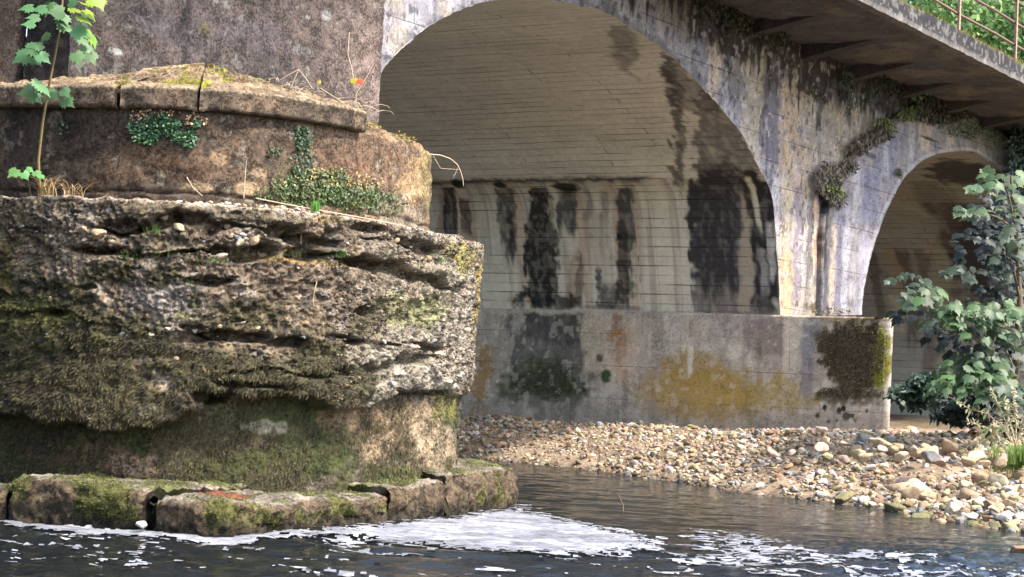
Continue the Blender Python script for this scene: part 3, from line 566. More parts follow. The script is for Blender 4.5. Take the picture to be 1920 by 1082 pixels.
Cb = smooth_curve(base_px, ZL, .0145, 7, 907); Nb = cnorm(Cb)
Lb = np.concatenate([[0], np.cumsum(np.hypot(*np.diff(Cb, axis=0).T))])
brown, grey, pale, moss, lime, dkmoss, tanc = lin(118,102,84), lin(146,138,126), lin(186,176,160), lin(80,76,48), lin(132,128,56), lin(54,50,36), lin(176,150,118)
MOSSPTS = {}
def base_mass():
    zf = np.arange(.2, ZL - .005, .0135); nf = len(zf)
    z = np.concatenate([zf, [ZL, ZL + .004, ZL + .006, ZL, ZL]]); inn = np.concatenate([np.zeros(nf), [.012, .05, .12, .4, 1.6]])
    L, Z = np.meshgrid(Lb, z); I = np.broadcast_to(inn[:, None], Z.shape)
    P0 = np.concatenate([(Cb[None] - Nb[None] * I[..., None]), Z[..., None]], -1)
    S = Surf(P0, L, Z, brown).front((L < Lb[np.argmax(proj(P0[-1])[0] * 0 + proj(np.concatenate([Cb, np.full((len(Cb), 1), ZL)], 1))[0]) ]) & (I < .2))
    # the undercut line where the upper pour breaks away over the older wall
    ux = [(-60,770),(0,775),(90,785),(190,812),(290,800),(380,768),(400,735),(470,742),(560,752),(650,772),(700,756),(740,742),(820,738),(890,732)]
    pts = sorted(S.at(*q) for q in ux); ul = np.interp(L, [p[0] for p in pts], [p[1] for p in pts])
    wob = (fbm(L * 4, 0 * L, 0, 4, 91) - .5) * .16
    low = 1 - ss(-.035, .03, Z - ul - wob)
    D = np.zeros(L.shape)
    rend = ss(S.at(620, 600)[0], S.at(860, 600)[0], L); D -= low * (.28 - .20 * rend)
    bulge = np.exp(-((Z - ul - .18) / .22) ** 2) * .06; D += bulge * (1 - low)
    n1 = fbm(L * 1.3, Z * 2.2, 0, 3, 101) - .5; n2 = fbm(L * 3.6, Z * 7, 0, 4, 102) - .5; n3 = fbm(L * 11, Z * 15, 0, 4, 103, .6) - .5; n4 = fbm(L * 26, Z * 30, 0, 3, 104, .7) - .5
    rid = 1 - np.abs(fbm(L * 2.4, Z * 8, 0, 4, 105) * 2 - 1)
    amp = 1 - .45 * low
    chip = fbm(L * 7, Z * 8, 4., 3, 106); D += (n1 * .09 + n2 * .05 + n3 * .07 + n4 * .075) * amp - ss(.86, .99, rid) * .02 * (1 - low) - ss(.56, .60, chip) * .03 * (1 - low)
    def groove(line, depth, h, jit, seed, gate=0.):
        nonlocal D
        p = sorted(S.at(*q) for q in line); x0, x1 = p[0][0], p[-1][0]; zc = np.interp(L, [a[0] for a in p], [a[1] for a in p]) + (fbm(L * 3, 0 * L, 0, 4, seed) - .5) * jit
        hh = h * (.25 + 1.5 * ss(.35, .65, fbm(L * 1.7, 0 * L, 0, 3, seed + 1))); e = ss(x0 - .15, x0 + .15, L) * (1 - ss(x1 - .15, x1 + .15, L))
        q = (Z - zc) / hh; m = (1 - ss(.55, 1.0, np.abs(q))) * e * ss(gate - .02, gate + .1, fbm(L * 2.1, Z * 1.0, 0, 3, seed + 2)); D -= m * depth * .7 * (1 + n3 * 1.5); S.cav = np.maximum(getattr(S, 'cav', 0 * L), m)
        lip = np.exp(-((Z - zc - hh * 1.4) / (hh * .8)) ** 2) * e; D += lip * .03
    groove([(150,425),(230,432),(330,412),(460,428),(640,440),(760,455),(850,480)], .22, .05, .12, 111, .42)
    groove([(150,470),(250,478),(330,470),(430,472),(560,470),(640,482),(760,510),(860,550)], .26, .055, .10, 121, .3)
    groove([(330,520),(420,530),(560,530),(700,560),(850,600)], .12, .035, .14, 131, .5)
    groove([(330,632),(420,640),(520,638),(640,632),(720,640),(850,655)], .2, .04, .12, 141, .42)
    groove([(410,705),(520,690),(600,708),(700,690),(800,668),(890,690)], .22, .045, .12, 151, .36)
    groove([(-60,600),(60,590),(180,555)], .08, .03, .2, 161, .5)
    for (cx, cy, rx, ry, dp) in [(230,428,50,16,.22),(185,470,70,9,.2),(355,408,30,12,.15),(590,455,55,14,.3),(700,428,28,10,.2),(790,465,45,14,.18),(683,583,28,12,.3),(430,630,70,14,.28),(365,615,30,8,.15),(400,745,40,14,.3),(600,705,40,6,.22),(665,640,25,7,.2),(100,585,22,8,.15),(160,538,16,5,.12),(690,495,50,10,.22),(390,527,45,10,.2),(866,540,14,14,.16),(810,655,25,7,.2),(470,720,70,8,.2),(800,735,60,7,.2)]:
        c0 = S.at(cx, cy); xs = abs(S.at(cx + rx, cy)[0] - S.at(cx - rx, cy)[0]) / 2; hs = abs(S.at(cx, cy - ry)[1] - S.at(cx, cy + ry)[1]) / 2
        d = np.hypot((L - c0[0]) / xs, (Z - c0[1]) / hs) + n2 * .9 + n3 * .7; m = 1 - ss(.75, 1.1, d); D -= m * dp * .75; S.cav = np.maximum(S.cav, m)
    # small stones set in the matrix
    for sc_, h_, seed in ((17., .02, 201), (30., .012, 205)):
        c, r = cells(L * sc_, Z * sc_ * 1.3, seed); here = ss(.42, .54, fbm(L * 2, Z * 2.4, 0, 3, seed + 9)) * (r > .3) * (1 - low * .8)
        b = np.sqrt(np.clip(1 - (c / .42) ** 2, 0, 1)); D += b * h_ * here
        tint = (b > .3) * here; S.mix(np.clip(tint * .75, 0, 1), lin(150,132,112)); S.mix(np.clip(tint * (r > .75) * .7, 0, 1), lin(190,180,166))
    tstart = np.searchsorted(Lb, S.at(880, 600)[0]); fade = ss(-.02, .12, ZL - Z)
    D *= .25 + .75 * ss(0, .12, ZL + .01 - Z); D = np.where(I > .2, 0, D)
    S.col = S.col; cfade = np.ones(L.shape[1]); ci = S.at(905, 600)[0]; cf = 1 - .6 * np.exp(-((Lb - ci) / .12) ** 2); D = np.where(low > .5, D, D * cf[None])
    Nn = np.concatenate([np.broadcast_to(Nb[None], L.shape + (2,)), np.zeros(L.shape + (1,))], -1)
    lean = np.zeros(L.shape)                        # the right end narrows a little towards the foot
    lean = -.10 * ss(ci - .6, ci, L) * ss(ZL, .8, Z)
    P = P0 + Nn * (D + lean)[..., None]; P[..., 2] += (fbm(L * 5, I * 3, 0, 3, 207) - .5) * .05 * ss(ZL - .15, ZL, Z) - (n3 * .04) * (1 - low)
    # colour: albedo, with sunlit patches and recess shade painted in
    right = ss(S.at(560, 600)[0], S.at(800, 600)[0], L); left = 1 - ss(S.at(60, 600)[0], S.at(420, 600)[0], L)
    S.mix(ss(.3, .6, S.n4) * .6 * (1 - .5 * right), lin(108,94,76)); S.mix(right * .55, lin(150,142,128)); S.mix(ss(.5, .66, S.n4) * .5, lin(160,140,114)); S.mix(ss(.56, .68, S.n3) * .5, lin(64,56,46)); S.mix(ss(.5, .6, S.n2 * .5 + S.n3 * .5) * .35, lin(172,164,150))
    for a in [(310,560,70,35,lin(156,148,140),.6),(420,440,80,10,lin(160,144,130),.6),(370,430,60,12,lin(140,116,98),.5),(720,700,120,60,lin(158,152,136),.5),(860,600,50,120,lin(170,160,144),.6),(800,520,60,40,lin(160,148,126),.5),(660,730,60,25,lin(152,154,138),.6),(560,520,90,25,lin(130,112,94),.6)]: S.blob(*a)
    mm = ss(.38, .62, fbm(L * 2.2, Z * 3, 0, 4, 211) + .30 * ss(2.3, 1.2, Z) * (1 - right) + .10 * left - .22 * right - .09)
    mm = np.clip(mm * (1 - .6 * (Z > 2.35)) , 0, 1); S.mix(mm * .9, moss); S.mix(mm * ss(.5, .62, S.n3) * .8, dkmoss)
    for a in [(60,610,80,40,lin(100,100,48),.6),(120,590,30,10,lime,.7),(10,500,20,60,lin(96,86,40),.6),(90,600,60,14,lime,.5),(870,480,22,26,lin(150,142,66),.8),(898,540,12,80,lin(168,150,70),.8),(770,580,60,25,lin(130,134,80),.6),(610,410,40,10,lin(130,110,56),.5),(560,488,90,6,lin(150,120,60),.6),(340,590,15,6,lime,.5),(380,600,300,10,moss,.3)]: S.blob(*a)
    lowc = low > .5
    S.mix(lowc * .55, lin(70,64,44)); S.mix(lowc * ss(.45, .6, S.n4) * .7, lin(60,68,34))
    for a in [(170,860,140,30,lin(104,78,66),.75),(260,870,80,18,lin(150,130,108),.6),(430,790,30,35,lin(120,118,84),.6),(520,800,60,14,lin(160,154,132),.75),(340,860,50,14,lin(140,136,108),.5),(780,810,75,55,lin(160,138,110),.9),(830,850,50,55,lin(156,138,112),.85),(700,790,70,25,lin(136,114,86),.5),(860,770,25,25,lin(140,138,70),.7),(640,850,70,40,lin(62,74,36),.7),(770,890,40,16,lin(96,112,48),.7),(560,870,140,20,lin(70,78,36),.6)]: S.blob(*a)  # big tan patches at the right paint sunlight on the lower wall
    S.mix(np.clip(S.cav, 0, 1) * .5, lin(70,60,48))  # recess shade painted into grooves and hollows
    S.mix(ss(ZL - .035, ZL - .005, Z + n3 * .06) * .7, lin(196,178,156)); S.mix((I > .01) * ss(.4, .6, S.n4) * .6, lin(150,110,80))  # pale rim paints the sunlit top edge of the ledge
    S.tone(.22, S.n3); S.col = S.col * 1.06
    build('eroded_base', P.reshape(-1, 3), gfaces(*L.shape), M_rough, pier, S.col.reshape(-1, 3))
    fr_ = S.px < 1e8; S.P = P; S.px, S.py = proj(P); S.front(fr_); S.N = gnorm(P); S.mm = mm; S.low = low; return S
SB = base_mass()
# drum above the ledge, its broken slope, and the cap course
Zd = 3.94
drum_px = [(-40,205),(60,204),(130,204),(250,205),(380,209),(500,220),(600,235),(670,248),(740,266),(785,280),(811,291)]
Cd = smooth_curve(drum_px, Zd, .02, 8, 811); Nd = cnorm(Cd); Ld = np.concatenate([[0], np.cumsum(np.hypot(*np.diff(Cd, axis=0).T))])
TC = on_plane(385, 128, A0 + TS * v, v)           # where the sloping top meets the tower
def drum():
    zf = np.arange(ZL - .1, Zd, .02); nf = len(zf); kk = np.linspace(0, 1.0, 70)[1:] ** 1.1
    L, _ = np.meshgrid(Ld, np.zeros(nf + len(kk))); Z = np.zeros(L.shape); P0 = np.zeros(L.shape + (3,))
    Z[:nf] = zf[:, None]; P0[:nf, :, :2] = Cd[None]; P0[:nf, :, 2] = zf[:, None]
    for i, k in enumerate(kk): P0[nf + i, :, :2] = Cd + (TC[:2] - Cd) * k; P0[nf + i, :, 2] = Zd + .06 * min(1, k * 20) + (TC[2] - Zd - .06) * k
    S = Surf(P0, L, P0[..., 2] * 1.0 + np.concatenate([np.zeros(nf), kk * 2])[:, None], lin(112,96,82)); dfront = np.arange(len(Ld))[None] + 0 * L <= np.argmax(proj(P0[0])[0]); S.front(dfront)
    n1 = fbm(L * 2, P0[..., 2] * 3, 0, 4, 301) - .5; n2 = fbm(L * 9, S.h * 9, 0, 3, 302) - .5; n3 = fbm(L * 26, S.h * 26, 0, 2, 303) - .5
    D = n1 * .06 + n2 * .035 + n3 * .016
    up = np.concatenate([np.zeros(nf), np.ones(len(kk))])[:, None] * np.ones(L.shape)
    st = (np.floor(S.h * 9 + n2 * 2) % 2) * .02
    j = np.exp(-((P0[..., 2] - 3.14 - .08 * (L - Ld[0]) * 0 + n1 * .1) / .012) ** 2) * (1 - up); D -= j * .04
    Nn = np.concatenate([np.broadcast_to(Nd[None], L.shape + (2,)), np.zeros(L.shape + (1,))], -1)
    P = P0 + Nn * (D * (1 - up))[..., None]; P[..., 2] += up * (D + st)
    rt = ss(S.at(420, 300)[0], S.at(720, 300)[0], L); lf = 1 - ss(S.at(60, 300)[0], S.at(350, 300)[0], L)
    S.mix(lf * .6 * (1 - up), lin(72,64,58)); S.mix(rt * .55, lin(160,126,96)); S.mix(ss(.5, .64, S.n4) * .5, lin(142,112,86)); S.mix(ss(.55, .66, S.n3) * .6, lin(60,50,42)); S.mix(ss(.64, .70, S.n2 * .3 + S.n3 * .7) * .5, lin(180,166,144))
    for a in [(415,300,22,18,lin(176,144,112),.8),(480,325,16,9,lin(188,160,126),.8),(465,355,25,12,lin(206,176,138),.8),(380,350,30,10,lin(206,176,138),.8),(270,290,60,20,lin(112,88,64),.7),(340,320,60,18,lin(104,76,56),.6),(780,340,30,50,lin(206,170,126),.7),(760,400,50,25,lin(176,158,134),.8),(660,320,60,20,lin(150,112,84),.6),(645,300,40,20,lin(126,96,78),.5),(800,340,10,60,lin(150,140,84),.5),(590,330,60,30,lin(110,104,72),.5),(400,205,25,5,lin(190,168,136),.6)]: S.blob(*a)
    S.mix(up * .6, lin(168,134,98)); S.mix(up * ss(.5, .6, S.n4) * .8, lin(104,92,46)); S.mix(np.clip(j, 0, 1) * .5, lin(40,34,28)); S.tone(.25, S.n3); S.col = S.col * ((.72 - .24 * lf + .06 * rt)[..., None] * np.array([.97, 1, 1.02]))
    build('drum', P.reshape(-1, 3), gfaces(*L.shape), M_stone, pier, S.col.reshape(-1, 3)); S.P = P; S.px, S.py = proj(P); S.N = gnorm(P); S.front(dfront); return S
SD = drum()
def cap_block(x0, x1, seed, name='cap_block'):
    l0 = SD.at(x0, 215)[0]; l1 = SD.at(x1, 245)[0]; i0, i1 = np.searchsorted(Ld, [l0, l1]); C = Cd[i0:i1]; Nn = Nd[i0:i1]
    rows = [(-.1, Zd + .01), (.0, Zd + .01), (.08, Zd + .012), (.10, Zd + .03)] + [(.10, q) for q in np.linspace(Zd + .05, Zd + .21, 9)] + [(.085, Zd + .23)]
    kk = np.linspace(0, .985, 56)[1:]; nr = len(rows); n = len(C)
    P = np.zeros((nr + len(kk), n, 3)); 
    for i, (o, z) in enumerate(rows): P[i, :, :2] = C + Nn * o; P[i, :, 2] = z
    for i, k in enumerate(kk): P[nr + i, :, :2] = C + Nn * .05 * (1 - k) + (TC[:2] - C) * k; P[nr + i, :, 2] = Zd + .22 + (TC[2] + .03 - Zd - .22) * k
    L = np.broadcast_to(Ld[i0:i1][None], P.shape[:2]); hh = np.concatenate([[r[1] for r in rows], Zd + .22 + kk * 2.6])[:, None] + 0 * L
    S = Surf(P, L, hh, lin(128,112,94)); up = np.concatenate([np.zeros(nr), np.ones(len(kk))])[:, None] + 0 * L
    r1 = fbm(L * 8, hh * 8, 0, 3, seed) - .5; st = noise(L * 2.2, np.floor(hh * 9 + r1 * 3), 0, seed + 3)
    P = P.copy(); P[..., 2] += up * (r1 * .05 + ss(.5, .56, st) * .028); P[..., :2] += (Nn[None] * ((1 - up) * r1 * .04)[..., None])
    e = np.minimum(np.arange(n), np.arange(n)[::-1]) < 3; P[:, e, 2] -= .012
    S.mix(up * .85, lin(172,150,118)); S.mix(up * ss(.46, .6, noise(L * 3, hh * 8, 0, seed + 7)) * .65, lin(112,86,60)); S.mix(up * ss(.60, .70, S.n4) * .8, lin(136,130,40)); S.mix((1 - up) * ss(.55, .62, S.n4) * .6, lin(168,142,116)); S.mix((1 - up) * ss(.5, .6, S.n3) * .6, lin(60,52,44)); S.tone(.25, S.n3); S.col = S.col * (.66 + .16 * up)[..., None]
    S.mix((hh > Zd + .19) * (1 - up) * .5, lin(186,166,136))
    for a in [(372,205,30,9,lin(196,176,146),.7),(425,134,30,6,lin(150,150,30),.95),(385,158,26,6,lin(150,150,30),.9),(500,150,50,12,lin(120,120,40),.6)]: S.blob(*a)
    caps = np.array([[0] * 0])
    f = gfaces(P.shape[0], n); V = P.reshape(-1, 3); V2 = np.vstack([V, np.concatenate([TC[:2], [Zd]])[None], np.concatenate([TC[:2], [Zd]])[None]]); nV = len(V)
    r = np.arange(P.shape[0]) * n; T = [[r[i + 1], r[i], nV] for i in range(len(r) - 1)] + [[r[i] + n - 1, r[i + 1] + n - 1, nV + 1] for i in range(len(r) - 1)]
    build(name, V2, [f, np.array(T)], M_stone, pier, np.vstack([S.col.reshape(-1, 3), S.col[0, :2]])); return P
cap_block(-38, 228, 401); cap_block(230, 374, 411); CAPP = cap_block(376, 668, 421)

# tower: pilaster with the wall set back to its left
tL = tz(126, 150, TS)[0]; tR = tz(714, 150, TS)[0]
def tower():
    def sheet_(name, t0, t1, s0, z0, z1, step, basec, paint, seed, amp):
        t = np.arange(t0, t1 + step * .5, step); z = np.arange(z0, z1, step); T, Z = np.meshgrid(t, z)
        r = (fbm(T * 1.4, Z * 1.4, 0, 4, seed) - .5) * amp * 2 + (fbm(T * 7, Z * 7, 0, 4, seed + 1) - .5) * amp + (fbm(T * 22, Z * 22, 0, 2, seed + 2) - .5) * amp * .4
        c, q = cells(T * 10, Z * 10, seed + 3); r = r - (q > .8) * (c < .25) * .015
        S0 = s0 - r; P = B(T.ravel(), S0.ravel(), Z.ravel()).reshape(T.shape + (3,)); S = Surf(P, T, Z, basec); paint(S, T, Z)
        return P, S
    def pf(S, T, Z):
        S.tone(.3); S.tone(.3, S.n3); S.mix(ss(.48, .62, S.n4) * .5, lin(126,106,96)); S.mix(ss(.55, .66, S.n3) * .6, lin(58,52,50)); S.mix(ss(.64, .70, S.n3 * .8 + S.n4 * .2) * .6, lin(176,168,160))
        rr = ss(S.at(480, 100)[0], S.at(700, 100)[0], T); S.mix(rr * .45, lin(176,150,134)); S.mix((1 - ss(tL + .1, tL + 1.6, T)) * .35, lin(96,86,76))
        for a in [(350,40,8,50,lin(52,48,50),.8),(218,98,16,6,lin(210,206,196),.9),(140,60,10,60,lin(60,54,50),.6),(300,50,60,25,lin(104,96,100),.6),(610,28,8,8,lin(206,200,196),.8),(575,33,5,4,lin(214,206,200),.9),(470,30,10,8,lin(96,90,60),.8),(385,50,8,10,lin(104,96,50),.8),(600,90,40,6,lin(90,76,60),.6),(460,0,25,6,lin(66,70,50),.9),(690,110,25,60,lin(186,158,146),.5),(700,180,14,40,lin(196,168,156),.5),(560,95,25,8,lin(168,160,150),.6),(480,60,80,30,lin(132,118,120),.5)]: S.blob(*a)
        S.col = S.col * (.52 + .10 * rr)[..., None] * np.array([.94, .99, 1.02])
    def pl(S, T, Z):
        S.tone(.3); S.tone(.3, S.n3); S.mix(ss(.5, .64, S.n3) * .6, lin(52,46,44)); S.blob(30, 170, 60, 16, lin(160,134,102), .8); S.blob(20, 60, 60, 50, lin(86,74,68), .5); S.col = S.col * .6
    P, S = sheet_('t', tL, tR, TS, ZL - .3, 8.30, .024, lin(116,102,98), pf, 501, .035)
    nz, nt_ = P.shape[:2]; V = P.reshape(-1, 3); f = gfaces(nz, nt_); C = S.col.reshape(-1, 3)
    # returns of the pilaster on both sides
    def ret(col_i, flip, dep=.66):
        k = 12; edge = P[:, col_i]; cc = S.col[:, col_i]; X = np.stack([edge + v * dep * (i / k) + u * (0 if i == 0 else 1) * (fbm(edge[:, 2] * 9, i * .5, 0, 3, 520 + i) - .5)[:, None] * .06 for i in range(k + 1)], 1)
        return X.reshape(-1, 3), gfaces(nz, k + 1, flip=flip), np.repeat(cc[:, None], k + 1, 1).reshape(-1, 3)
    Vr, fr, Cr_ = ret(-1, False); Vl, fl, Cl = ret(0, True)
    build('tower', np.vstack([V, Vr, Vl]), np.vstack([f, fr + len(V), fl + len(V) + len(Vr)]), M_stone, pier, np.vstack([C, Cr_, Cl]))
    P, S = sheet_('w', tL - 9, tL + .05, .1, 0, 8.34, .05, lin(92,80,74), pl, 541, .04)
    build('side_wall', P.reshape(-1, 3), gfaces(*P.shape[:2]), M_stone, pier, S.col.reshape(-1, 3))
tower()

# footing blocks at the waterline
foot_px = [(-80,968),(0,976),(140,985),(270,995),(400,1006),(460,1004),(540,996),(640,985),(735,976),(845,967),(920,957),(966,946)]
Cf = smooth_curve(foot_px, 0., .018, 7, 966); Cf2 = Cf
Nf = cnorm(Cf); Lf = np.concatenate([[0], np.cumsum(np.hypot(*np.diff(Cf, axis=0).T))])
fx, _ = proj(np.concatenate([Cf, np.zeros((len(Cf), 1))], 1))
ic = int(np.argmax(fx)); 
def foot_block(x0, x1, ztop, seed, mossy, backside=False):
    i0 = int(np.argmin(np.abs(fx[:ic] - x0))); i1 = int(np.argmin(np.abs(fx[:ic] - x1))) if not backside else len(Cf)
    C = Cf[i0:i1].copy(); Nn = Nf[i0:i1]; n = len(C)
    zz_ = np.linspace(-.6, ztop - .05, 42); rows = [(-.02 + .03 * math.sin(a * 7), a) for a in zz_] + [(-.015, ztop - .02), (-.05, ztop), (-.12, ztop + .01)] + [(-q, ztop + .012 - .03 * q) for q in np.linspace(.15, 2.2, 44)]
    L = np.broadcast_to(Lf[i0:i1][None], (len(rows), n)); O_ = np.array([r[0] for r in rows])[:, None] + 0 * L; Zr = np.array([r[1] for r in rows])[:, None] + 0 * L
    h = Zr - O_; n1 = fbm(L * 3.2, h * 4, 0, 4, seed) - .5; n2 = fbm(L * 11, h * 12, 0, 3, seed + 1) - .5; n3 = fbm(L * 30, h * 30, 0, 2, seed + 2) - .5
    D = n1 * .16 + n2 * .09 + n3 * .04; top = (O_ < -.04) * 1.
    d_end = np.minimum(L - L[0, 0], L[0, -1] - L); rnd = (1 - ss(0, .06, d_end)) * .05
    P = np.concatenate([C[None] + Nn[None] * (O_ + (1 - top) * D - rnd)[..., None], (Zr + top * D * .5 - rnd * .5 + (fbm(L * 1.2, 0 * L, 0, 2, seed + 5) - .5) * .10 * (Zr > .1))[..., None]], -1)
    S = Surf(P, L, h, lin(122,104,82)); S.mix(ss(.45, .6, S.n4) * .6, lin(160,138,104)); S.mix(ss(.54, .64, S.n3) * .6, lin(66,56,44)); S.mix(top * .6, lin(176,166,148))
    S.col = S.col * .72; wet = 1 - ss(.04, .2, Zr + n1 * .2); S.mix(wet * .8, lin(40,38,28)); mo = ss(.42, .58, S.n4 + mossy * .25 + top * .05 - .1) * ss(.0, .12, Zr + n1 * .1 - .06 + mossy * .1); S.mix(mo * .8, lin(86,90,40)); S.mix(mo * ss(.45, .6, S.n3) * .7, lin(62,62,30))
    if x0 < 400 < x1: S.blob(445, 931, 42, 5, lin(128,74,52), .95, .3)
    S.tone(.22, S.n3)
    V = P.reshape(-1, 3); f = gfaces(*P.shape[:2]); nr = len(rows); c0 = (P[0, 0] - np.array([*Nn[0], 0]) * .8)[None]; c1 = (P[0, -1] - np.array([*Nn[-1], 0]) * .8)[None]; r = np.arange(nr) * n; nV = len(V)
    T = [[r[i + 1], r[i], nV] for i in range(nr - 1)] + [[r[i] + n - 1, r[i + 1] + n - 1, nV + 1] for i in range(nr - 1)]
    build('footing_block', np.vstack([V, c0, c1]), [f, np.array(T)], M_stone, pier, np.vstack([S.col.reshape(-1, 3), S.col[0, :2]]))
    return P, mo, top
FB = [foot_block(-80, 8, .28, 601, .2), foot_block(10, 270, .36, 611, .45), foot_block(284, 733, .28, 621, .22), foot_block(737, 842, .34, 631, .0), foot_block(846, 966, .44, 641, .2, True)]
mb = MB(); pts = [at_z(283, 975, -.1) + np.array([0, .12, 0]), at_z(283, 945, .25) + np.array([0, .15, .03])]; mb.tube(pts, [.035, .04], 7).build('wedged_timber', plain('grey_timber', lin(150,146,130)), pier)

# ================================================================ ground and river bed, one sheet
shore_px = [(860,856),(950,865),(1100,880),(1280,905),(1400,924),(1560,943),(1700,962),(1800,980),(1920,998),(2100,1035)]
shore = np.array([at_z(x, y, 0)[:2] for x, y in shore_px]); shore = np.vstack([shore[0] + (-12, 8), shore[0] + (-3, 2.6), shore, shore[-1] + (3, -6), shore[-1] + (9, -22), shore[-1] + (12, -60)])
def shore_q(X, Y):
    best = np.full(X.shape, 1e9); sg = np.ones(X.shape)
    for a, b in zip(shore[:-1], shore[1:]):
        d = b - a; L2 = d @ d; k = np.clip(((X - a[0]) * d[0] + (Y - a[1]) * d[1]) / L2, 0, 1); dx = X - a[0] - k * d[0]; dy = Y - a[1] - k * d[1]; dd = dx * dx + dy * dy
        m = dd < best; best = np.where(m, dd, best); sg = np.where(m, np.sign(d[0] * dy - d[1] * dx), sg)
    return np.sqrt(best) * sg
def ground_z(X, Y, fine=True):
    X = np.asarray(X, float); Y = np.asarray(Y, float); q = shore_q(X, Y); q = q + (fbm(X * 1.1, Y * 1.1, 0, 3, 701) - .5) * .5
    right_ = np.interp(q, [-6, -2, 0, .4, 2.1, 5.8, 8.9, 12, 40, 300], [-1.2, -.7, 0, .12, .42, .74, 1.02, 1.3, 1.8, 6])
    mound = np.interp(q, [-6, -2, 0, .25, 1., 2.2, 3., 8, 40, 300], [-1.2, -.7, 0, .10, .36, .80, .84, 1.0, 1.5, 6])
    farl = np.interp(q, [-6, -2, 0, .3, 1., 3.2, 8, 40, 300], [-1.2, -.7, 0, .12, .3, .62, .8, 1.2, 6])
    a = ss(26.5, 30.5, Y); b = ss(31.5, 34.5, Y); z = (right_ * (1 - a) + mound * a) * (1 - b) + farl * b
    z = z + (fbm(X * .9, Y * .9, 0, 3, 711) - .5) * .14 * ss(0, 1.5, q)
    if fine: z = z + (fbm(X * 5, Y * 5, 0, 3, 712) - .5) * .05
    far = np.hypot(X + 10, Y - 20); return np.where(q < 0, z + ss(60, 120, far) * 4., z)
def ax(a, b, step, lo, hi): 
    o = [a - (1.25 ** k - 1) * step * 6 for k in range(1, 60)]; o = [q for q in o if q > lo] + [lo]; p = [b + (1.25 ** k - 1) * step * 6 for k in range(1, 60)]; p = [q for q in p if q < hi] + [hi]
    return np.array(sorted(o) + list(np.arange(a, b, step)) + sorted(p))
gx, gy = np.meshgrid(ax(-3, 13, .06, -1500, 1500), ax(20, 47, .07, -1500, 1500)); gz = ground_z(gx, gy)
gn = fbm(gx * 1.5, gy * 1.5, 0, 4, 721); gf = fbm(gx * 9, gy * 9, 0, 3, 722); gq = shore_q(gx, gy)
gc = np.zeros(gx.shape + (3,)) + lin(150,132,110); gc = gc + (lin(116,98,80) - gc) * (ss(.45, .6, gn) * .7)[..., None]; gc = gc * (1 + (gf - .5) * .9)[..., None]
wetm = 1 - ss(-.02, .10, gz + (gf - .5) * .1); gc = gc * (1 - wetm[..., None] * .6)
behind = ss(9, 13, gq); gc = gc + (lin(86,74,54) - gc) * (behind * .8)[..., None]
gfar = ss(40, 80, np.hypot(gx, gy - 30)); gc = gc + (lin(74,86,44) - gc) * gfar[..., None]
build('ground', np.stack([gx, gy, gz], -1).reshape(-1, 3), gfaces(*gx.shape), M_soil, None, gc.reshape(-1, 3))['kind'] = 'structure'
def on_ground(x, y):
    d = ray(x, y); z = .5
    for _ in range(40):
        P = EYE + d * ((min(z, H - .05) - H) / d[2]) if d[2] < -1e-4 else EYE + d * 60
        z = z * .6 + .4 * float(ground_z(P[0], P[1], False))
    return P

# ================================================================ water with its waves, and the foam on it
def wave(X, Y):
    rough = ss(22.5, 15.5, Y + .35 * (3.5 - X) * 0) ; rr = ss(2.2, 4.2, X) * ss(21, 17, Y)
    w = (fbm(X * 1.2 + .3 * Y, Y * 2.6, 0, 3, 801) - .5) * .022 + (fbm(X * 3.0, Y * 6.0, 1.5, 3, 802) - .5) * .014
    w = w + rough * ((fbm(X * 2.2, Y * 3.2, 3.5, 4, 803) - .5) * .11) + rr * (fbm(X * 6, Y * 7, 5.5, 3, 804) - .5) * .10
    return w
wx, wy = np.meshgrid(ax(-5.5, 8.5, .05, -600, 600), ax(13, 38, .055, -600, 700)); wz = wave(wx, wy) * (np.hypot(wx, wy - 25) < 40)
def water_mat():
    m, nt, p = new_mat('river_water'); p.inputs['Base Color'].default_value = (.006, .008, .009, 1); p.inputs['Roughness'].default_value = .05; p.inputs['IOR'].default_value = 1.33; p.inputs['Specular IOR Level'].default_value = .6
    tc = N(nt, 'ShaderNodeTexCoord'); mp = N(nt, 'ShaderNodeMapping'); mp.inputs['Scale'].default_value = (2.2, 4.6, 1); nt.links.new(tc.outputs['Object'], mp.inputs[0])
    n = N(nt, 'ShaderNodeTexNoise', Scale=2.2, Detail=6., Roughness=.58, Distortion=.4); nt.links.new(mp.outputs[0], n.inputs['Vector'])
    b = N(nt, 'ShaderNodeBump'); b.inputs['Strength'].default_value = .55; b.inputs['Distance'].default_value = .045; nt.links.new(n.outputs[0], b.inputs['Height']); nt.links.new(b.outputs[0], p.inputs['Normal'])
    return m
M_water = water_mat()
build('water', np.stack([wx, wy, wz], -1).reshape(-1, 3), gfaces(*wx.shape), M_water)['kind'] = 'structure'
def poly_sd(X, Y, poly):
    d = np.full(X.shape, 1e9); ins = np.zeros(X.shape, bool); n = len(poly)
    for i in range(n):
        a, b = poly[i], poly[(i + 1) % n]; e = b - a; w0, w1 = X - a[0], Y - a[1]; k = np.clip((w0 * e[0] + w1 * e[1]) / (e @ e), 0, 1)
        d = np.minimum(d, np.hypot(w0 - k * e[0], w1 - k * e[1])); c = ((a[1] <= Y) != (b[1] <= Y)) & (X < a[0] + (Y - a[1]) / (e[1] + 1e-12) * e[0]); ins ^= c
    return np.where(ins, d, -d)
def P0z(pts): return np.array([at_z(x, y, .02)[:2] for x, y in pts])
fx_, fy_ = np.meshgrid(np.arange(-4.6, 5.6, .022), np.arange(13.6, 23.6, .034))
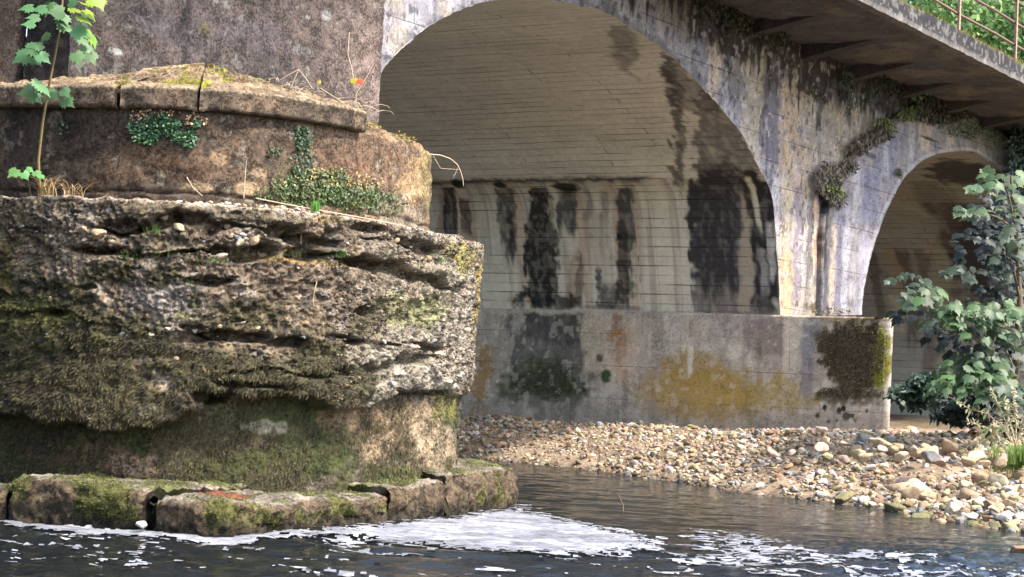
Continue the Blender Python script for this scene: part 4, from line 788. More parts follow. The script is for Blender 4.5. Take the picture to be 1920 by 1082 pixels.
raft = poly_sd(fx_, fy_, P0z([(420,1004),(560,992),(700,978),(850,962),(985,944),(1000,958),(1040,966),(1090,975),(1150,987),(1190,998),(1240,1008),(1262,1022),(1236,1036),(1150,1044),(1080,1046),(1000,1042),(920,1034),(840,1026),(760,1018),(660,1012),(560,1009),(480,1010)]))
raft2 = poly_sd(fx_, fy_, P0z([(1300,990),(1340,992),(1420,1006),(1500,1022),(1560,1040),(1610,1052),(1560,1060),(1440,1062),(1330,1060),(1230,1052),(1240,1040),(1320,1036),(1290,1012)]))
edge_l = poly_sd(fx_, fy_, P0z([(0,974),(140,984),(260,990),(400,1004),(560,994),(560,1002),(420,1013),(330,1009),(240,998),(120,990),(0,982)]))
tail = poly_sd(fx_, fy_, P0z([(1530,1034),(1640,1030),(1760,1040),(1750,1046),(1620,1046)]))
e1 = fbm(fx_ * 2.2, fy_ * 3.2, 0, 4, 811); e2 = fbm(fx_ * 9, fy_ * 12, 0, 3, 812); cr1, cid = cells(fx_ * 6 + e2, fy_ * 9, 813)
swirl = fbm(fx_ * 3 + e1 * 2, fy_ * 5 + e1 * 3, 0, 4, 815); lace = 1 - np.abs(swirl * 2 - 1)
m1 = raft + (e1 - .5) * .55 + (e2 - .5) * .25 > .03
hole = (raft < .38) & (lace > .93) | (raft < .25) & (cr1 < .22 + .1 * e2); m1 &= ~hole; m1 &= ~((raft < .3) & (e2 < .40))
m2 = (raft2 + (e1 - .5) * .5 + (e2 - .5) * .35 > .05) & (((lace > .70) & (e2 > .42)) | (raft2 > .33) & (e2 > .38)) & (cr1 > .26)
m3 = (edge_l + (e2 - .5) * .3 > .02); m4 = (tail > .0) & (e2 > .53)
rr = ss(1.9, 3.6, fx_) * ss(18.6, 16.2, fy_); m5 = (rr * ss(.5, .62, e2 * .6 + e1 * .4) > .55) & (cr1 > .3) & (cid > .45)
m6 = (ss(17.6, 15.2, fy_) > .5) & (e1 > .60) & (e2 > .63)
bub = np.zeros(fx_.shape, bool)
for bx, by, br in [(46,1017,5),(65,1021,4),(93,1017,5),(111,1025,4),(178,1027,4),(195,1030,3),(184,1035,5),(190,1051,6),(212,1051,4),(236,1064,7),(280,1065,5),(333,1051,7),(152,1068,6),(137,1077,4),(97,1010,6),(120,1012,7),(73,988,7),(165,997,8),(230,1001,9),(222,1035,3),(200,1046,4),(24,1008,4),(427,1045,3),(446,1046,4),(384,1024,6),(420,1030,4),(610,1046,4),(585,1050,3),(1385,1062,6),(1568,1066,5),(310,1030,4),(262,1026,3)]:
    p = at_z(bx, by, .01); bub |= np.hypot((fx_ - p[0]) / (br * .0049), (fy_ - p[1]) / (br * .011)) < 1
fm = (m1 | m2 | m3 | m4 | m5 | m6 | bub) & (shore_q(fx_, fy_) < -.2)
fz = wave(fx_, fy_) + .010 + .012 * np.clip(raft * 4, 0, 1) * (.6 + .8 * e2) + .006 * e2; fk = fm[:-1, :-1]
fcol = np.zeros(fx_.shape + (3,)) + lin(134,136,142); fcol = fcol * (1 - .3 * ss(.45, .6, fbm(fx_ * 1.6, fy_ * 3, 0, 4, 821)))[..., None]; fcol = fcol + (.36 - fcol) * (ss(.6, .66, fbm(fx_ * 4, fy_ * 6, 0, 3, 822)) * .8)[..., None]
M_foam, nt_, p_ = new_mat('river_foam'); p_.inputs['Roughness'].default_value = .7; p_.inputs['Specular IOR Level'].default_value = .2
_c = N(nt_, 'ShaderNodeVertexColor', layer_name='Col'); nt_.links.new(_c.outputs[0], p_.inputs['Base Color']); _t = N(nt_, 'ShaderNodeTexCoord'); _m = N(nt_, 'ShaderNodeMapping'); _m.inputs['Scale'].default_value = (1, 1.7, 1); nt_.links.new(_t.outputs['Object'], _m.inputs[0])
_n = N(nt_, 'ShaderNodeTexNoise', Scale=9., Detail=6., Roughness=.7, Distortion=1.2); nt_.links.new(_m.outputs[0], _n.inputs['Vector']); _x = N(nt_, 'ShaderNodeBsdfTransparent'); _mx = N(nt_, 'ShaderNodeMixShader'); nt_.links.new(maprange(nt_, _n.outputs[0], .42, .68, .0, .55), _mx.inputs[0])
nt_.links.new(p_.outputs[0], _mx.inputs[1]); nt_.links.new(_x.outputs[0], _mx.inputs[2]); nt_.links.new(_mx.outputs[0], [n for n in nt_.nodes if n.type == 'OUTPUT_MATERIAL'][0].inputs[0])
used = np.zeros(fm.shape, bool)
for a_ in (slice(0, -1), slice(1, None)):
    for b_ in (slice(0, -1), slice(1, None)): used[a_, b_] |= fk
remap = -np.ones(fm.size, int); ui = np.flatnonzero(used.ravel()); remap[ui] = np.arange(len(ui))
Vf = np.stack([fx_, fy_, fz], -1).reshape(-1, 3)[ui]; Ff = remap[gfaces(*fm.shape, fk)]
tag(build('foam', Vf, Ff, M_foam, None, fcol.reshape(-1, 3)[ui]), 'white foam raft and froth flecks drifting on the dark river', 'foam', kind='stuff')

# ================================================================ stones of the gravel bank
def ico(sub):
    bm = __import__('bmesh').new(); __import__('bmesh').ops.create_icosphere(bm, subdivisions=sub, radius=1.); V = np.array([q.co[:] for q in bm.verts]); Fc = np.array([[w.index for w in f.verts] for f in bm.faces]); bm.free(); return V, Fc
I1, I2, I3 = ico(1), ico(2), ico(3)
def stone_shape(V, seed, ang=.5):
    r = np.random.default_rng(seed); V = V.copy()
    for _ in range(int(4 + ang * 10)):
        n = r.normal(size=3); n /= np.linalg.norm(n); d = r.uniform(.40, .80); k = V @ n; V = V - np.outer(np.clip(k - d, 0, None), n) * .92
    V *= 1 + (fbm(V[:, 0] * 1.7 + seed, V[:, 1] * 1.7, V[:, 2] * 1.7, 3, seed)[:, None] - .5) * .4
    V *= np.array([1, r.uniform(.65, .95), r.uniform(.45, .75)]); return V
def stone_mat(name, c, c2, green=0):
    m, nt, p = new_mat(name); tc = N(nt, 'ShaderNodeTexCoord'); oi = N(nt, 'ShaderNodeObjectInfo'); ad = N(nt, 'ShaderNodeVectorMath', operation='ADD'); nt.links.new(tc.outputs['Object'], ad.inputs[0]); nt.links.new(oi.outputs['Location'], ad.inputs[1])
    n = N(nt, 'ShaderNodeTexNoise', Scale=3.5, Detail=7., Roughness=.65); nt.links.new(ad.outputs[0], n.inputs['Vector']); r = nt.nodes.new('ShaderNodeValToRGB')
    r.color_ramp.elements[0].position = .32; r.color_ramp.elements[0].color = (*c2, 1); r.color_ramp.elements[1].position = .62; r.color_ramp.elements[1].color = (*c, 1); nt.links.new(n.outputs[0], r.inputs[0])
    sc_ = N(nt, 'ShaderNodeVectorMath', operation='SCALE'); nt.links.new(r.outputs[0], sc_.inputs[0]); nt.links.new(maprange(nt, oi.outputs['Random'], 0, 1, .8, 1.15), sc_.inputs['Scale']); nt.links.new(sc_.outputs[0], p.inputs['Base Color'])
    b = N(nt, 'ShaderNodeBump'); b.inputs['Strength'].default_value = .4; b.inputs['Distance'].default_value = .02; nt.links.new(n.outputs[0], b.inputs['Height']); nt.links.new(b.outputs[0], p.inputs['Normal']); p.inputs['Roughness'].default_value = .92; p.inputs['Specular IOR Level'].default_value = .2
    return m
KINDS = {'tan': (lin(190,166,134), lin(160,134,104)), 'cream': (lin(208,194,168), lin(182,166,140)), 'pink': (lin(188,162,146), lin(160,132,118)), 'grey': (lin(160,158,156), lin(132,130,130)), 'orange brown': (lin(172,138,108), lin(140,112,88)), 'yellowish': (lin(186,174,130), lin(152,140,104)), 'white': (lin(220,212,200), lin(188,180,168)), 'mossy green': (lin(126,122,86), lin(104,98,76))}
KINDS = {k: (a * .70, b * .66) for k, (a, b) in KINDS.items()}
PROT = {}
for ki, (kn, (c1, c2)) in enumerate(KINDS.items()):
    mt = stone_mat(kn.replace(' ', '_') + '_stone', c1, c2)
    for j in range(4): PROT[kn, j] = raw_mesh('river_stone', stone_shape(I3[0], 900 + ki * 10 + j, .3 + .25 * j), I3[1], mt, smooth=True)
placed = []
def put_stone(P, r, kind, label, group, j=None, sink=.35, name='river_stone'):
    o = bpy.data.objects.new(name, PROT[kind, random.randrange(4) if j is None else j]); COLL.objects.link(o)
    o.location = (P[0], P[1], P[2] + r * .62 * (1 - sink)); o.scale = (r, r, r); o.rotation_euler = (random.uniform(-.35, .35), random.uniform(-.35, .35), random.uniform(0, 6.3)); tag(o, label, 'stone', group); placed.append((P[0], P[1], r)); return o
G = 'stones of the gravel bank'
big = [(1755,844,15,'tan','blunt tan boulder beside its larger neighbour in the middle of the gravel bank'),(1777,836,18,'tan','large light brown boulder leaning on a blunt one, mid bank'),(1723,852,15,'cream','cream squarish stone just left of the two leaning boulders'),(1717,887,14,'orange brown','orange brown upright stone in the middle of the bank slope'),(1837,900,20,'tan','angular tan boulder pointing up below the grass clump'),(1877,906,22,'cream','big smooth cream boulder below the grass clump at the right'),(1893,921,14,'white','pale white stone in front of the big smooth cream boulder'),(1813,866,14,'tan','blocky tan stone halfway between the leaning boulders and the grass'),(1853,818,18,'orange brown','wedge shaped orange brown stone under the pale flowering plant'),(1567,926,13,'white','white angular stone standing at the water edge'),(1617,940,16,'grey','large pale grey block at the water edge'),(1713,925,17,'yellowish','flat topped yellowish block near the water edge'),(1527,938,13,'mossy green','green stained block sitting in the shallow water'),(1480,911,12,'tan','rounded tan stone above the driftwood at the waterline'),(1820,972,16,'white','whitish round stone by the water at the far right'),(1863,986,16,'mossy green','round stone with yellow green moss in the water at far right'),(1540,843,17,'pink','broad pinkish flat stone in the upper middle of the bank'),(1602,843,12,'orange brown','small reddish stone on the bank below the plinth end'),(1617,825,17,'grey','dark grey flat stone right below the plinth end'),(1763,868,15,'pink','squarish pinkish stone below the two leaning boulders'),(1861,944,15,'tan','smooth tan stone between the cream boulder and the water'),(1497,807,15,'tan','tan slab lying against the foot of the plinth'),(1541,807,12,'orange brown','orange brown stone lying against the foot of the plinth'),(1380,806,9,'tan','light brown stone on the crest of the bank by the plinth'),(1083,808,10,'cream','upright cream stone on the crest of the bank near the far left'),(1007,799,9,'tan','tan stone at the left end of the crest of the bank'),(1706,810,14,'tan','tan boulder just right of the plinth end'),(1813,929,12,'white','broken white stone lying low on the right of the bank'),(1665,846,14,'cream','cream stone leaning on gravel under the plinth corner'),(1560,880,13,'yellowish','yellowish stone lying in the centre of the gravel slope'),(1640,905,12,'pink','pink stone near the lower centre of the slope'),(1770,955,13,'mossy green','mossy round stone half in the water on the right'),(1690,842,13,'cream','pale cream rounded stone left of the cream squarish one')]
for x, y, r, k, lb in big:
    P = on_ground(x, y + r * .3); d = np.linalg.norm(P - EYE); put_stone(P, r * d / F * 1.12, k, lb, G)
weights = ['tan', 'tan', 'tan', 'cream', 'cream', 'pink', 'pink', 'grey', 'orange brown', 'yellowish', 'tan', 'white']
n = 0
while n < 262:
    x = random.uniform(900, 1925) if random.random() < .3 else random.uniform(1430, 1925); 
    y = random.uniform(790, 1000)
    P = on_ground(x, y); q = float(shore_q(P[0], P[1]))
    if q < -.25 or q > 9 or P[1] < 20 or P[1] > 42: continue
    t_, s_ = (P - A0)[:2] @ u[:2], (P - A0)[:2] @ v[:2]
    if t_ > -.3 and t_ < 4 and s_ > -s_n - .2: continue
    sz = random.choice([.06, .07, .08, .09, .10, .12, .14]) * (.6 + .75 * ss(1300, 1700, x)); 
    if any((P[0] - a) ** 2 + (P[1] - b) ** 2 < (.62 * (sz + c)) ** 2 for a, b, c in placed): continue
    k = 'mossy green' if q < .15 and random.random() < .5 else random.choice(weights)
    where = 'half wet at the water edge' if q < .15 else 'lying among others on the gravel slope' if q < 4 else 'lying high on the gravel bank beyond the slope'
    put_stone(P, sz, k, f'medium {k} river stone {where}', G); n += 1
# the gravel between them
def gravel(name, n, r0_, r1_, I, seed, region, label):
    r = np.random.default_rng(seed); Vs, Fs, Cs, k0 = [], [], [], 0; shapes = [stone_shape(I[0], seed + i, .4) for i in range(10)]
    pal = np.array([KINDS[k][i] for k in ['tan', 'cream', 'pink', 'grey', 'orange brown', 'tan', 'cream', 'white', 'yellowish'] for i in (0, 1)])
    got = 0
    while got < n:
        X = r.uniform(-2.5, 13, 4000); Y = r.uniform(20.5, 44, 4000); q = shore_q(X, Y); px_, py_ = proj(np.stack([X, Y, np.full(4000, .5)], 1)); dens = noise(X * .8, Y * .8, 0, seed + 3)
        t_, s_ = (X - A0[0]) * u[0] + (Y - A0[1]) * u[1], (X - A0[0]) * v[0] + (Y - A0[1]) * v[1]
        ok = region(q, px_, Y) & (px_ > 850) & (px_ < 2000) & (r.random(4000) < .25 + 1.5 * ss(.3, .55, dens)) & ~((t_ > -.05) & (s_ > -s_n - .05) & (t_ < 3.7)); X, Y, q = X[ok], Y[ok], q[ok]; Z = ground_z(X, Y)
        for i in range(len(X)):
            if got >= n: break
            sc = r0_ + (r1_ - r0_) * r.random() ** 2; a = r.uniform(0, 6.28); S_ = shapes[r.integers(10)] * sc; c, s_2 = math.cos(a), math.sin(a)
            V = np.stack([S_[:, 0] * c - S_[:, 1] * s_2, S_[:, 0] * s_2 + S_[:, 1] * c, S_[:, 2] + S_[:, 0] * r.uniform(-.4, .4)], 1) + (X[i], Y[i], Z[i] + sc * .25)
            Vs.append(V); Fs.append(I[1] + k0); k0 += len(V); col = pal[r.integers(len(pal))] * r.uniform(.75, 1.2) * (.5 if q[i] < .05 else 1.); Cs.append(np.tile(col, (len(V), 1))); got += 1
    o = build(name, np.concatenate(Vs), np.concatenate(Fs), M_grav, None, np.concatenate(Cs), smooth=False); return tag(o, label, 'gravel', kind='stuff')
M_grav = concrete('river_gravel', 4., .4, None, .3, .9, .01)
gravel('gravel', 15000, .016, .05, I1, 31, lambda q, x, Y: (q > -.15) & (q < 9.5), 'fine mixed gravel covering the river bank')
gravel('gravel', 6000, .035, .10, I2, 32, lambda q, x, Y: (q > -.3) & (q < 8), 'coarse tan and cream gravel covering the river bank')

# ================================================================ plants
LEAF2 = np.array([(0,0),(.10,-.10),(.30,-.16),(.36,-.02),(.50,.02),(.42,.16),(.56,.30),(.40,.34),(.46,.52),(.26,.46),(.22,.62),(.12,.70),(0,1.0),(-.12,.70),(-.22,.62),(-.26,.46),(-.46,.52),(-.40,.34),(-.56,.30),(-.42,.16),(-.50,.02),(-.36,-.02),(-.30,-.16),(-.10,-.10)])
def lobed(P, D, Nn, size, col, cvar=.25, seed=0):
    """lobed maple-like leaves: arrays of petiole points, tip directions, face normals"""
    r = np.random.default_rng(seed); n = len(P); D = D / np.linalg.norm(D, axis=1, keepdims=True); X = np.cross(D, Nn); X /= np.linalg.norm(X, axis=1, keepdims=True) + 1e-9; Z = np.cross(X, D)
    t = np.vstack([[0, .22], LEAF2[1:], LEAF2[:1]]); m = len(t); z = -.55 * np.abs(t[:, 0]) ** 1.5 * .6 - .22 * t[:, 1] ** 2; fold = r.uniform(.5, 1.6, n)
    V = P[:, None] + size[:, None, None] * (t[None, :, 0, None] * X[:, None] + t[None, :, 1, None] * D[:, None] + (z[None, :] * fold[:, None])[..., None] * Z[:, None])
    i = np.arange(1, m); T = np.stack([0 * i, i, np.roll(i, -1)], 1); Tt = (np.arange(n) * m)[:, None, None] + T[None]
    c = np.asarray(col) * r.uniform(1 - cvar, 1 + cvar, (n, 1)) * np.array([1, 1, 1]); c[:, 0] *= r.uniform(.85, 1.25, n); C = np.repeat(c[:, None], m, 1) * np.where(np.arange(m) == 0, .85, 1)[None, :, None]
    return V.reshape(-1, 3), Tt.reshape(-1, 3), C.reshape(-1, 3)
def join(parts):
    Vs, Fq, Ft, Cs, k = [], [], [], [], 0
    for V, Fl, C in parts:
        for f in (Fl if isinstance(Fl, list) else [Fl]): (Fq if f.shape[1] == 4 else Ft).append(f + k)
        Vs.append(V); Cs.append(C); k += len(V)
    return np.concatenate(Vs), [np.concatenate(f) for f in (Fq, Ft) if f], np.concatenate(Cs)
def blade_part(base, d, L, W, nrm, col, var=.3, seed=0, bend=None):
    V, Fl = blades(base, d, L, W, nrm, bend=bend); r = np.random.default_rng(seed); c = np.asarray(col)
    c = (c if c.ndim == 2 else np.tile(c, (len(base), 1))) * r.uniform(1 - var, 1 + var, (len(base), 1)); return V, Fl, np.repeat(c, 5, 0)
def arc_blades(base, n, H_, W, spread, col, seed, droop=.6, segs=5, dirs=None, var=.3):
    """grass: curved ribbons from base points"""
    r = np.random.default_rng(seed); Vs, Fs, Cs, k = [], [], [], 0
    for i in range(n):
        b = base[r.integers(len(base))] + r.normal(size=3) * np.array([1, 1, .1]) * spread * .4; a = r.uniform(0, 6.28); h = H_ * r.uniform(.5, 1.15); out = np.array([math.cos(a), math.sin(a), 0]) * r.uniform(.2, 1.) * droop
        if dirs is not None: out = out * .7 + dirs
        t = np.linspace(0, 1, segs); c = b + h * (t[:, None] * zz * .95 + (t ** 2)[:, None] * out - (t ** 3)[:, None] * zz * .45 * droop); w = np.cross(out + 1e-3, zz); w /= np.linalg.norm(w) + 1e-9; ww = W * (1 - t ** 1.5 * .9)
        V = np.concatenate([c - w * ww[:, None] / 2, c + w * ww[:, None] / 2]); q = np.array([[j, j + 1, segs + j + 1, segs + j] for j in range(segs - 1)]) + k
        Vs.append(V); Fs.append(q); Cs.append(np.tile(np.asarray(col) * r.uniform(1 - var, 1 + var) * np.array([r.uniform(.85, 1.2), 1, 1]), (len(V), 1))); k += len(V)
    return np.concatenate(Vs), np.concatenate(Fs), np.concatenate(Cs)
def unit(a): return a / (np.linalg.norm(a, axis=-1, keepdims=True) + 1e-9)
def surf_pts(S, cx, cy, rx, ry, n, seed):
    r = np.random.default_rng(seed); w = ((S.px - cx) / rx) ** 2 + ((S.py - cy) / ry) ** 2; nn = fbm(S.s * 9, S.h * 9, 0, 3, seed); k = np.flatnonzero((w + (nn - .5) * 2.2 < 1).ravel())
    if len(k) == 0: k = np.array([np.argmin(w)])
    k = r.choice(k, n); return S.P.reshape(-1, 3)[k], S.N.reshape(-1, 3)[k]
def outward(P, Nn):
    f = np.sign(((EYE - P) * Nn).sum(1, keepdims=True)); return Nn * np.where(f == 0, 1, f)

# moss fibres hanging on the eroded base: nobody could count them
r = np.random.default_rng(77); okm = (SB.px < 905) & (SB.px > -60)
mw = (np.where(SB.low, .55 * ss(.42, .58, fbm(SB.s * 2.3, SB.h * 2.6, 0, 4, 831)), SB.mm ** 1.5 * ss(600, 700, SB.py + SB.px * -.12 + 40) * (1 - .8 * ss(600, 800, SB.px))) * okm).ravel(); mw /= mw.sum()
k = r.choice(len(mw), 52000, p=mw); Pm = SB.P.reshape(-1, 3)[k] + r.normal(size=(len(k), 3)) * .004; Nm = outward(Pm, SB.N.reshape(-1, 3)[k])
flow = fbm(Pm[:, 0] * 1.5, Pm[:, 2] * 2.5, Pm[:, 1], 3, 833) - .5
dm = Nm * r.uniform(.2, .7, (len(k), 1)) + np.array([-.55, -.1, -.75]) + np.stack([flow * 2.4, 0 * flow, 0 * flow], 1) + r.normal(size=Pm.shape) * .22
cm = np.array([lin(62,56,36), lin(44,43,28), lin(80,73,40), lin(76,62,44), lin(98,96,46)])[r.choice(5, len(k), p=[.32, .3, .18, .14, .06])]
V, Fl, C = blade_part(Pm, dm, r.uniform(.02, .055, len(k)), r.uniform(.004, .009, len(k)), Nm, cm, .3, 5); tag(build('moss', V, Fl, M_moss, None, C), 'dark olive moss hanging over the lower half of the eroded pier', 'moss', kind='stuff')
def fur(S, blobs, cols, ln_, wd, label, seed, gx_=-.2):
    r = np.random.default_rng(seed); Ps, Ns = [], []
    for i, (cx, cy, rx, ry, n) in enumerate(blobs): a, b = surf_pts(S, cx, cy, rx, ry, n, seed * 17 + i); Ps.append(a); Ns.append(outward(a, b))
    P, Nn = np.concatenate(Ps), np.concatenate(Ns); n = len(P); V, Fl, C = blade_part(P, Nn * r.uniform(.2, .6, (n, 1)) + np.array([gx_, 0, -.7]) + r.normal(size=(n, 3)) * .4, r.uniform(.6, 1.4, n) * ln_, r.uniform(.6, 1.3, n) * wd, Nn, np.array(cols)[r.integers(len(cols), size=n)], .35, seed); return tag(build('moss', V, Fl, M_moss, None, C), label, 'moss', kind='stuff')
fur(SPL, [(1610,660,66,58,5200),(1575,650,40,40,1500),(1600,735,55,12,900)], [lin(84,72,50), lin(62,54,38), lin(104,90,64)], .06, .014, 'brown dead moss patch on the end of the plinth', 301)
fur(SPL, [(1655,655,14,40,1100),(1650,700,14,24,500)], [lin(140,138,50), lin(110,112,44)], .05, .014, 'yellow green moss strip along the corner of the plinth', 302)
fur(SPL, [(1030,715,60,28,1500)], [lin(60,66,38), lin(48,50,34)], .04, .012, 'thin dark green moss on the plinth below the black stain', 303)
# short bright moss on the footing blocks
mv = []
for P, mo, top in FB: mv.append((P.reshape(-1, 3)[(mo.ravel() > .5) & (P[..., 2].ravel() > .03)], gnorm(P).reshape(-1, 3)[(mo.ravel() > .5) & (P[..., 2].ravel() > .03)]))
Pm = np.concatenate([a for a, b in mv]); Nm = np.concatenate([b for a, b in mv]); k = r.choice(len(Pm), 16000); Pm, Nm = Pm[k], outward(Pm[k], Nm[k]); Nm = unit(Nm + zz * .6)
V, Fl, C = blade_part(Pm, Nm * .5 + np.array([-.2, 0, -.1]) + r.normal(size=Pm.shape) * .5, r.uniform(.012, .03, len(k)), r.uniform(.004, .008, len(k)), Nm[:, [1, 2, 0]], np.array([lin(92,94,36), lin(68,70,30), lin(120,124,46)])[r.integers(3, size=len(k))], .25, 6); tag(build('moss', V, Fl, M_moss, None, C), 'yellow green cushion moss on the footing blocks at the waterline', 'moss', kind='stuff')

# stones set in the eroded concrete: parts of the pier
seen = [(308,409,11),(160,430,8),(183,439,17),(160,449,8),(235,466,10),(427,424,9),(443,444,10),(455,439,8),(475,451,12),(448,453,10),(460,447,7),(485,443,7),(432,441,7),(415,481,13),(497,478,17),(378,452,6),(276,591,6),(357,598,5),(365,619,9),(313,616,7),(285,625,7),(205,640,6),(230,624,7),(482,616,6),(570,630,7),(620,630,8),(606,628,4),(65,600,4),(330,672,6),(24,432,7),(40,424,6),(338,425,14),(743,449,7),(802,485,8),(858,531,6),(770,520,6),(690,573,5),(720,640,6),(780,650,6),(812,640,7),(820,660,9),(803,664,8),(700,600,5),(742,700,7),(736,718,8),(850,690,6),(862,706,7),(840,715,8),(650,455,6),(670,505,6),(700,520,7),(560,500,5),(530,470,9),(120,470,6),(60,460,5),(93,560,5),(880,540,5),(640,560,5),(752,560,5),(795,600,6),(830,600,5),(875,620,7),(848,628,5),(868,650,6),(600,590,5),(560,560,5),(440,560,5),(455,605,7),(410,610,6),(380,590,4)]
for i, (x, y, rr_) in enumerate(seen):
    j = np.argmin((SB.px - x) ** 2 + (SB.py - y) ** 2); p = SB.P.reshape(-1, 3)[j]; d = np.linalg.norm(p - EYE); k_ = random.choice(['tan', 'tan', 'orange brown', 'pink', 'cream', 'grey'] if x < 640 else ['cream', 'tan', 'grey', 'white'])
    o = bpy.data.objects.new('pebble', PROT[k_, i % 4]); COLL.objects.link(o); o.parent = pier; rr2 = rr_ * d / F * 1.05; nn = outward(p[None], SB.N.reshape(-1, 3)[j][None])[0]; o.location = Vector(p + nn * rr2 * .1) - pier.location; o.scale = (rr2,) * 3; o.rotation_euler = (random.uniform(-.5, .5), random.uniform(-.5, .5), random.uniform(-.6, .6))
# tiny stones everywhere else in the matrix
rg = np.random.default_rng(55); wgt = (ss(.46, .6, fbm(SB.s * 2, SB.h * 2.4, 0, 3, 835)) * (.25 + ss(420, 760, SB.px)) * okm * (SB.low < .5)).ravel(); wgt /= wgt.sum(); k = rg.choice(len(wgt), 6000, p=wgt); Vs, Fs, Cs, k0 = [], [], [], 0
for j in k:
    p = SB.P.reshape(-1, 3)[j]; sc = .006 + .018 * rg.random() ** 2; V = stone_shape(I1[0], int(j) % 7 + 40, .2) * sc + p; Vs.append(V); Fs.append(I1[1] + k0); k0 += len(V); kk_ = list(KINDS)[rg.integers(7)]; Cs.append(np.tile(KINDS[kk_][1] * rg.uniform(.4, .85), (len(V), 1)))
o = build('embedded_gravel', np.concatenate(Vs), np.concatenate(Fs), M_grav, pier, np.concatenate(Cs), smooth=True); o['kind'] = 'stuff'
# rubble and twigs on the ledge
def ledge(x, back=.1):
    j = np.argmin(np.abs(proj(np.concatenate([Cb, np.full((len(Cb), 1), ZL)], 1))[0][:int(SB.P.shape[1] * .8)] - x)); return np.array([*(Cb[j] - Nb[j] * back), ZL])
for i in range(46):
    x = random.uniform(300, 640); p = ledge(x, random.uniform(.04, .2)); sz = random.uniform(.015, .045); o = bpy.data.objects.new('rubble_stone', PROT[random.choice(['tan', 'cream', 'orange brown', 'pink', 'white']), i % 4]); COLL.objects.link(o)
    o.location = p + zz * sz * .5; o.scale = (sz,) * 3; o.rotation_euler = (0, 0, random.uniform(0, 6)); tag(o, 'small loose stone in the rubble along the pier ledge below the drum', 'stone', 'rubble on the pier ledge')
def twig(name, pts, r0_, r1_, label, cat='twig', mat=None, side=()):
    mb = MB(); P = np.array(pts); mb.tube(P, np.linspace(r0_, r1_, len(P)), 5)
    for q in side: mb.tube(np.array(q), np.linspace(r1_ * 1.2, r1_ * .6, len(q)), 4)
    o = mb.build(name, mat or M_twig, None, True); return tag(o, label, cat)
M_twig = plain('dead_twig', lin(176,156,130), .85, 40, .25)
def Lp(x, y, Y): return at_Y(x, y, Y)
jY = lambda x, y, S: float(S.P.reshape(-1, 3)[np.argmin((S.px - x) ** 2 + (S.py - y) ** 2)][1])
yl = jY(811, 291, SD)
twig('dead_stem', [Lp(790, 288, yl - .1), Lp(826, 291, yl), Lp(845, 298, yl + .1), Lp(858, 309, yl + .1), Lp(864, 322, yl + .05), Lp(868, 336, yl), Lp(869, 349, yl)], .006, .003, 'bleached dead stem arching out from the drum over the river', side=[[Lp(812, 292, yl), Lp(826, 316, yl), Lp(860, 318, yl), Lp(852, 330, yl), Lp(849, 336, yl)], [Lp(858, 316, yl), Lp(853, 327, yl), Lp(848, 330, yl)]])
y2 = jY(567, 470, SB) - .04
twig('dead_stem', [Lp(566, 385, y2), Lp(567, 410, y2 - .03), Lp(565, 440, y2 - .05), Lp(564, 458, y2 - .05)], .005, .004, 'thin pale dead stem hanging straight down over the ledge')
y3 = jY(592, 545, SB) - .05
twig('dead_stem', [Lp(594, 528, y3), Lp(590, 545, y3 - .02), Lp(587, 560, y3), Lp(589, 575, y3)], .005, .003, 'short bent dead stem in the middle of the eroded base')
yb = jY(610, 395, SB) - .03
twig('dead_stem', [Lp(480, 372, yb), Lp(540, 384, yb - .05), Lp(620, 398, yb), Lp(700, 412, yb + .35), Lp(760, 424, yb + .75)], .007, .004, 'long dead runner lying along the pier ledge below the ivy')
yt = jY(355, 365, SD) - .15
twig('dead_stem', [Lp(350, 332, yt), Lp(362, 352, yt), Lp(380, 368, yt - .02)], .005, .003, 'short pale stem leaning on the drum left of the ivy')
y4 = jY(465, 350, SD) - .1; twig('dead_stem', [Lp(457, 372, y4), Lp(459, 340, y4), Lp(461, 312, y4), Lp(463, 298, y4)], .005, .002, 'upright pale dead stalk on the ledge left of the ivy')
# brambles on the cap
yc = jY(600, 200, SD) + .45; mbs = MB(); rb = random.Random(4)
for i in range(46):
    x = rb.uniform(500, 705); y = 150 + (x - 500) * .29 + rb.uniform(-4, 4); Y0 = yc + rb.uniform(-.2, .3); q = [Lp(x, y, Y0)]
    dx, dy = rb.uniform(-1, 1), -rb.uniform(.15, .6)
    for s_ in range(5): x += dx * rb.uniform(4, 13); y += dy * rb.uniform(3, 12); dy += .22; q.append(Lp(x, y, Y0 + rb.uniform(-.05, .05)))
    mbs.tube(np.array(q), np.linspace(.004, .002, 6), 4)
for q in ([(525,150),(560,130),(572,145),(585,165)],[(560,130),(545,165),(548,190)],[(665,215),(668,175),(690,140),(700,120)],[(600,165),(640,190),(668,215)],[(655,60),(652,100),(660,130),(663,150)]): mbs.tube(np.array([Lp(a, b, yc + .1) for a, b in q]), .005, 4)
tag(mbs.build('bramble', M_twig, None, True), 'tangle of dry dead bramble stems on the sloping pier cap', 'bramble')
def single_leaf(x, y, Y, size, d, col, label, name='leaf'):
    V, T, C = lobed(Lp(x, y, Y)[None], np.array([d], float), np.array([[.1, -1., .35]]), np.array([size]), col, 0, 3); return tag(build(name, V, T, M_leaf_lit, None, C), label, 'leaf')
single_leaf(664, 148, yc - .1, .09, (.2, 0, -1), lin(196,196,60), 'single yellow bramble leaf by the tower corner'); single_leaf(674, 150, yc - .1, .085, (.4, 0, -.7), lin(190,96,64), 'single rusty red leaf right of the yellow leaf'); single_leaf(598, 152, yc - .1, .05, (.3, 0, -.7), lin(190,180,80), 'small yellowing leaf among the bramble stems on the cap')
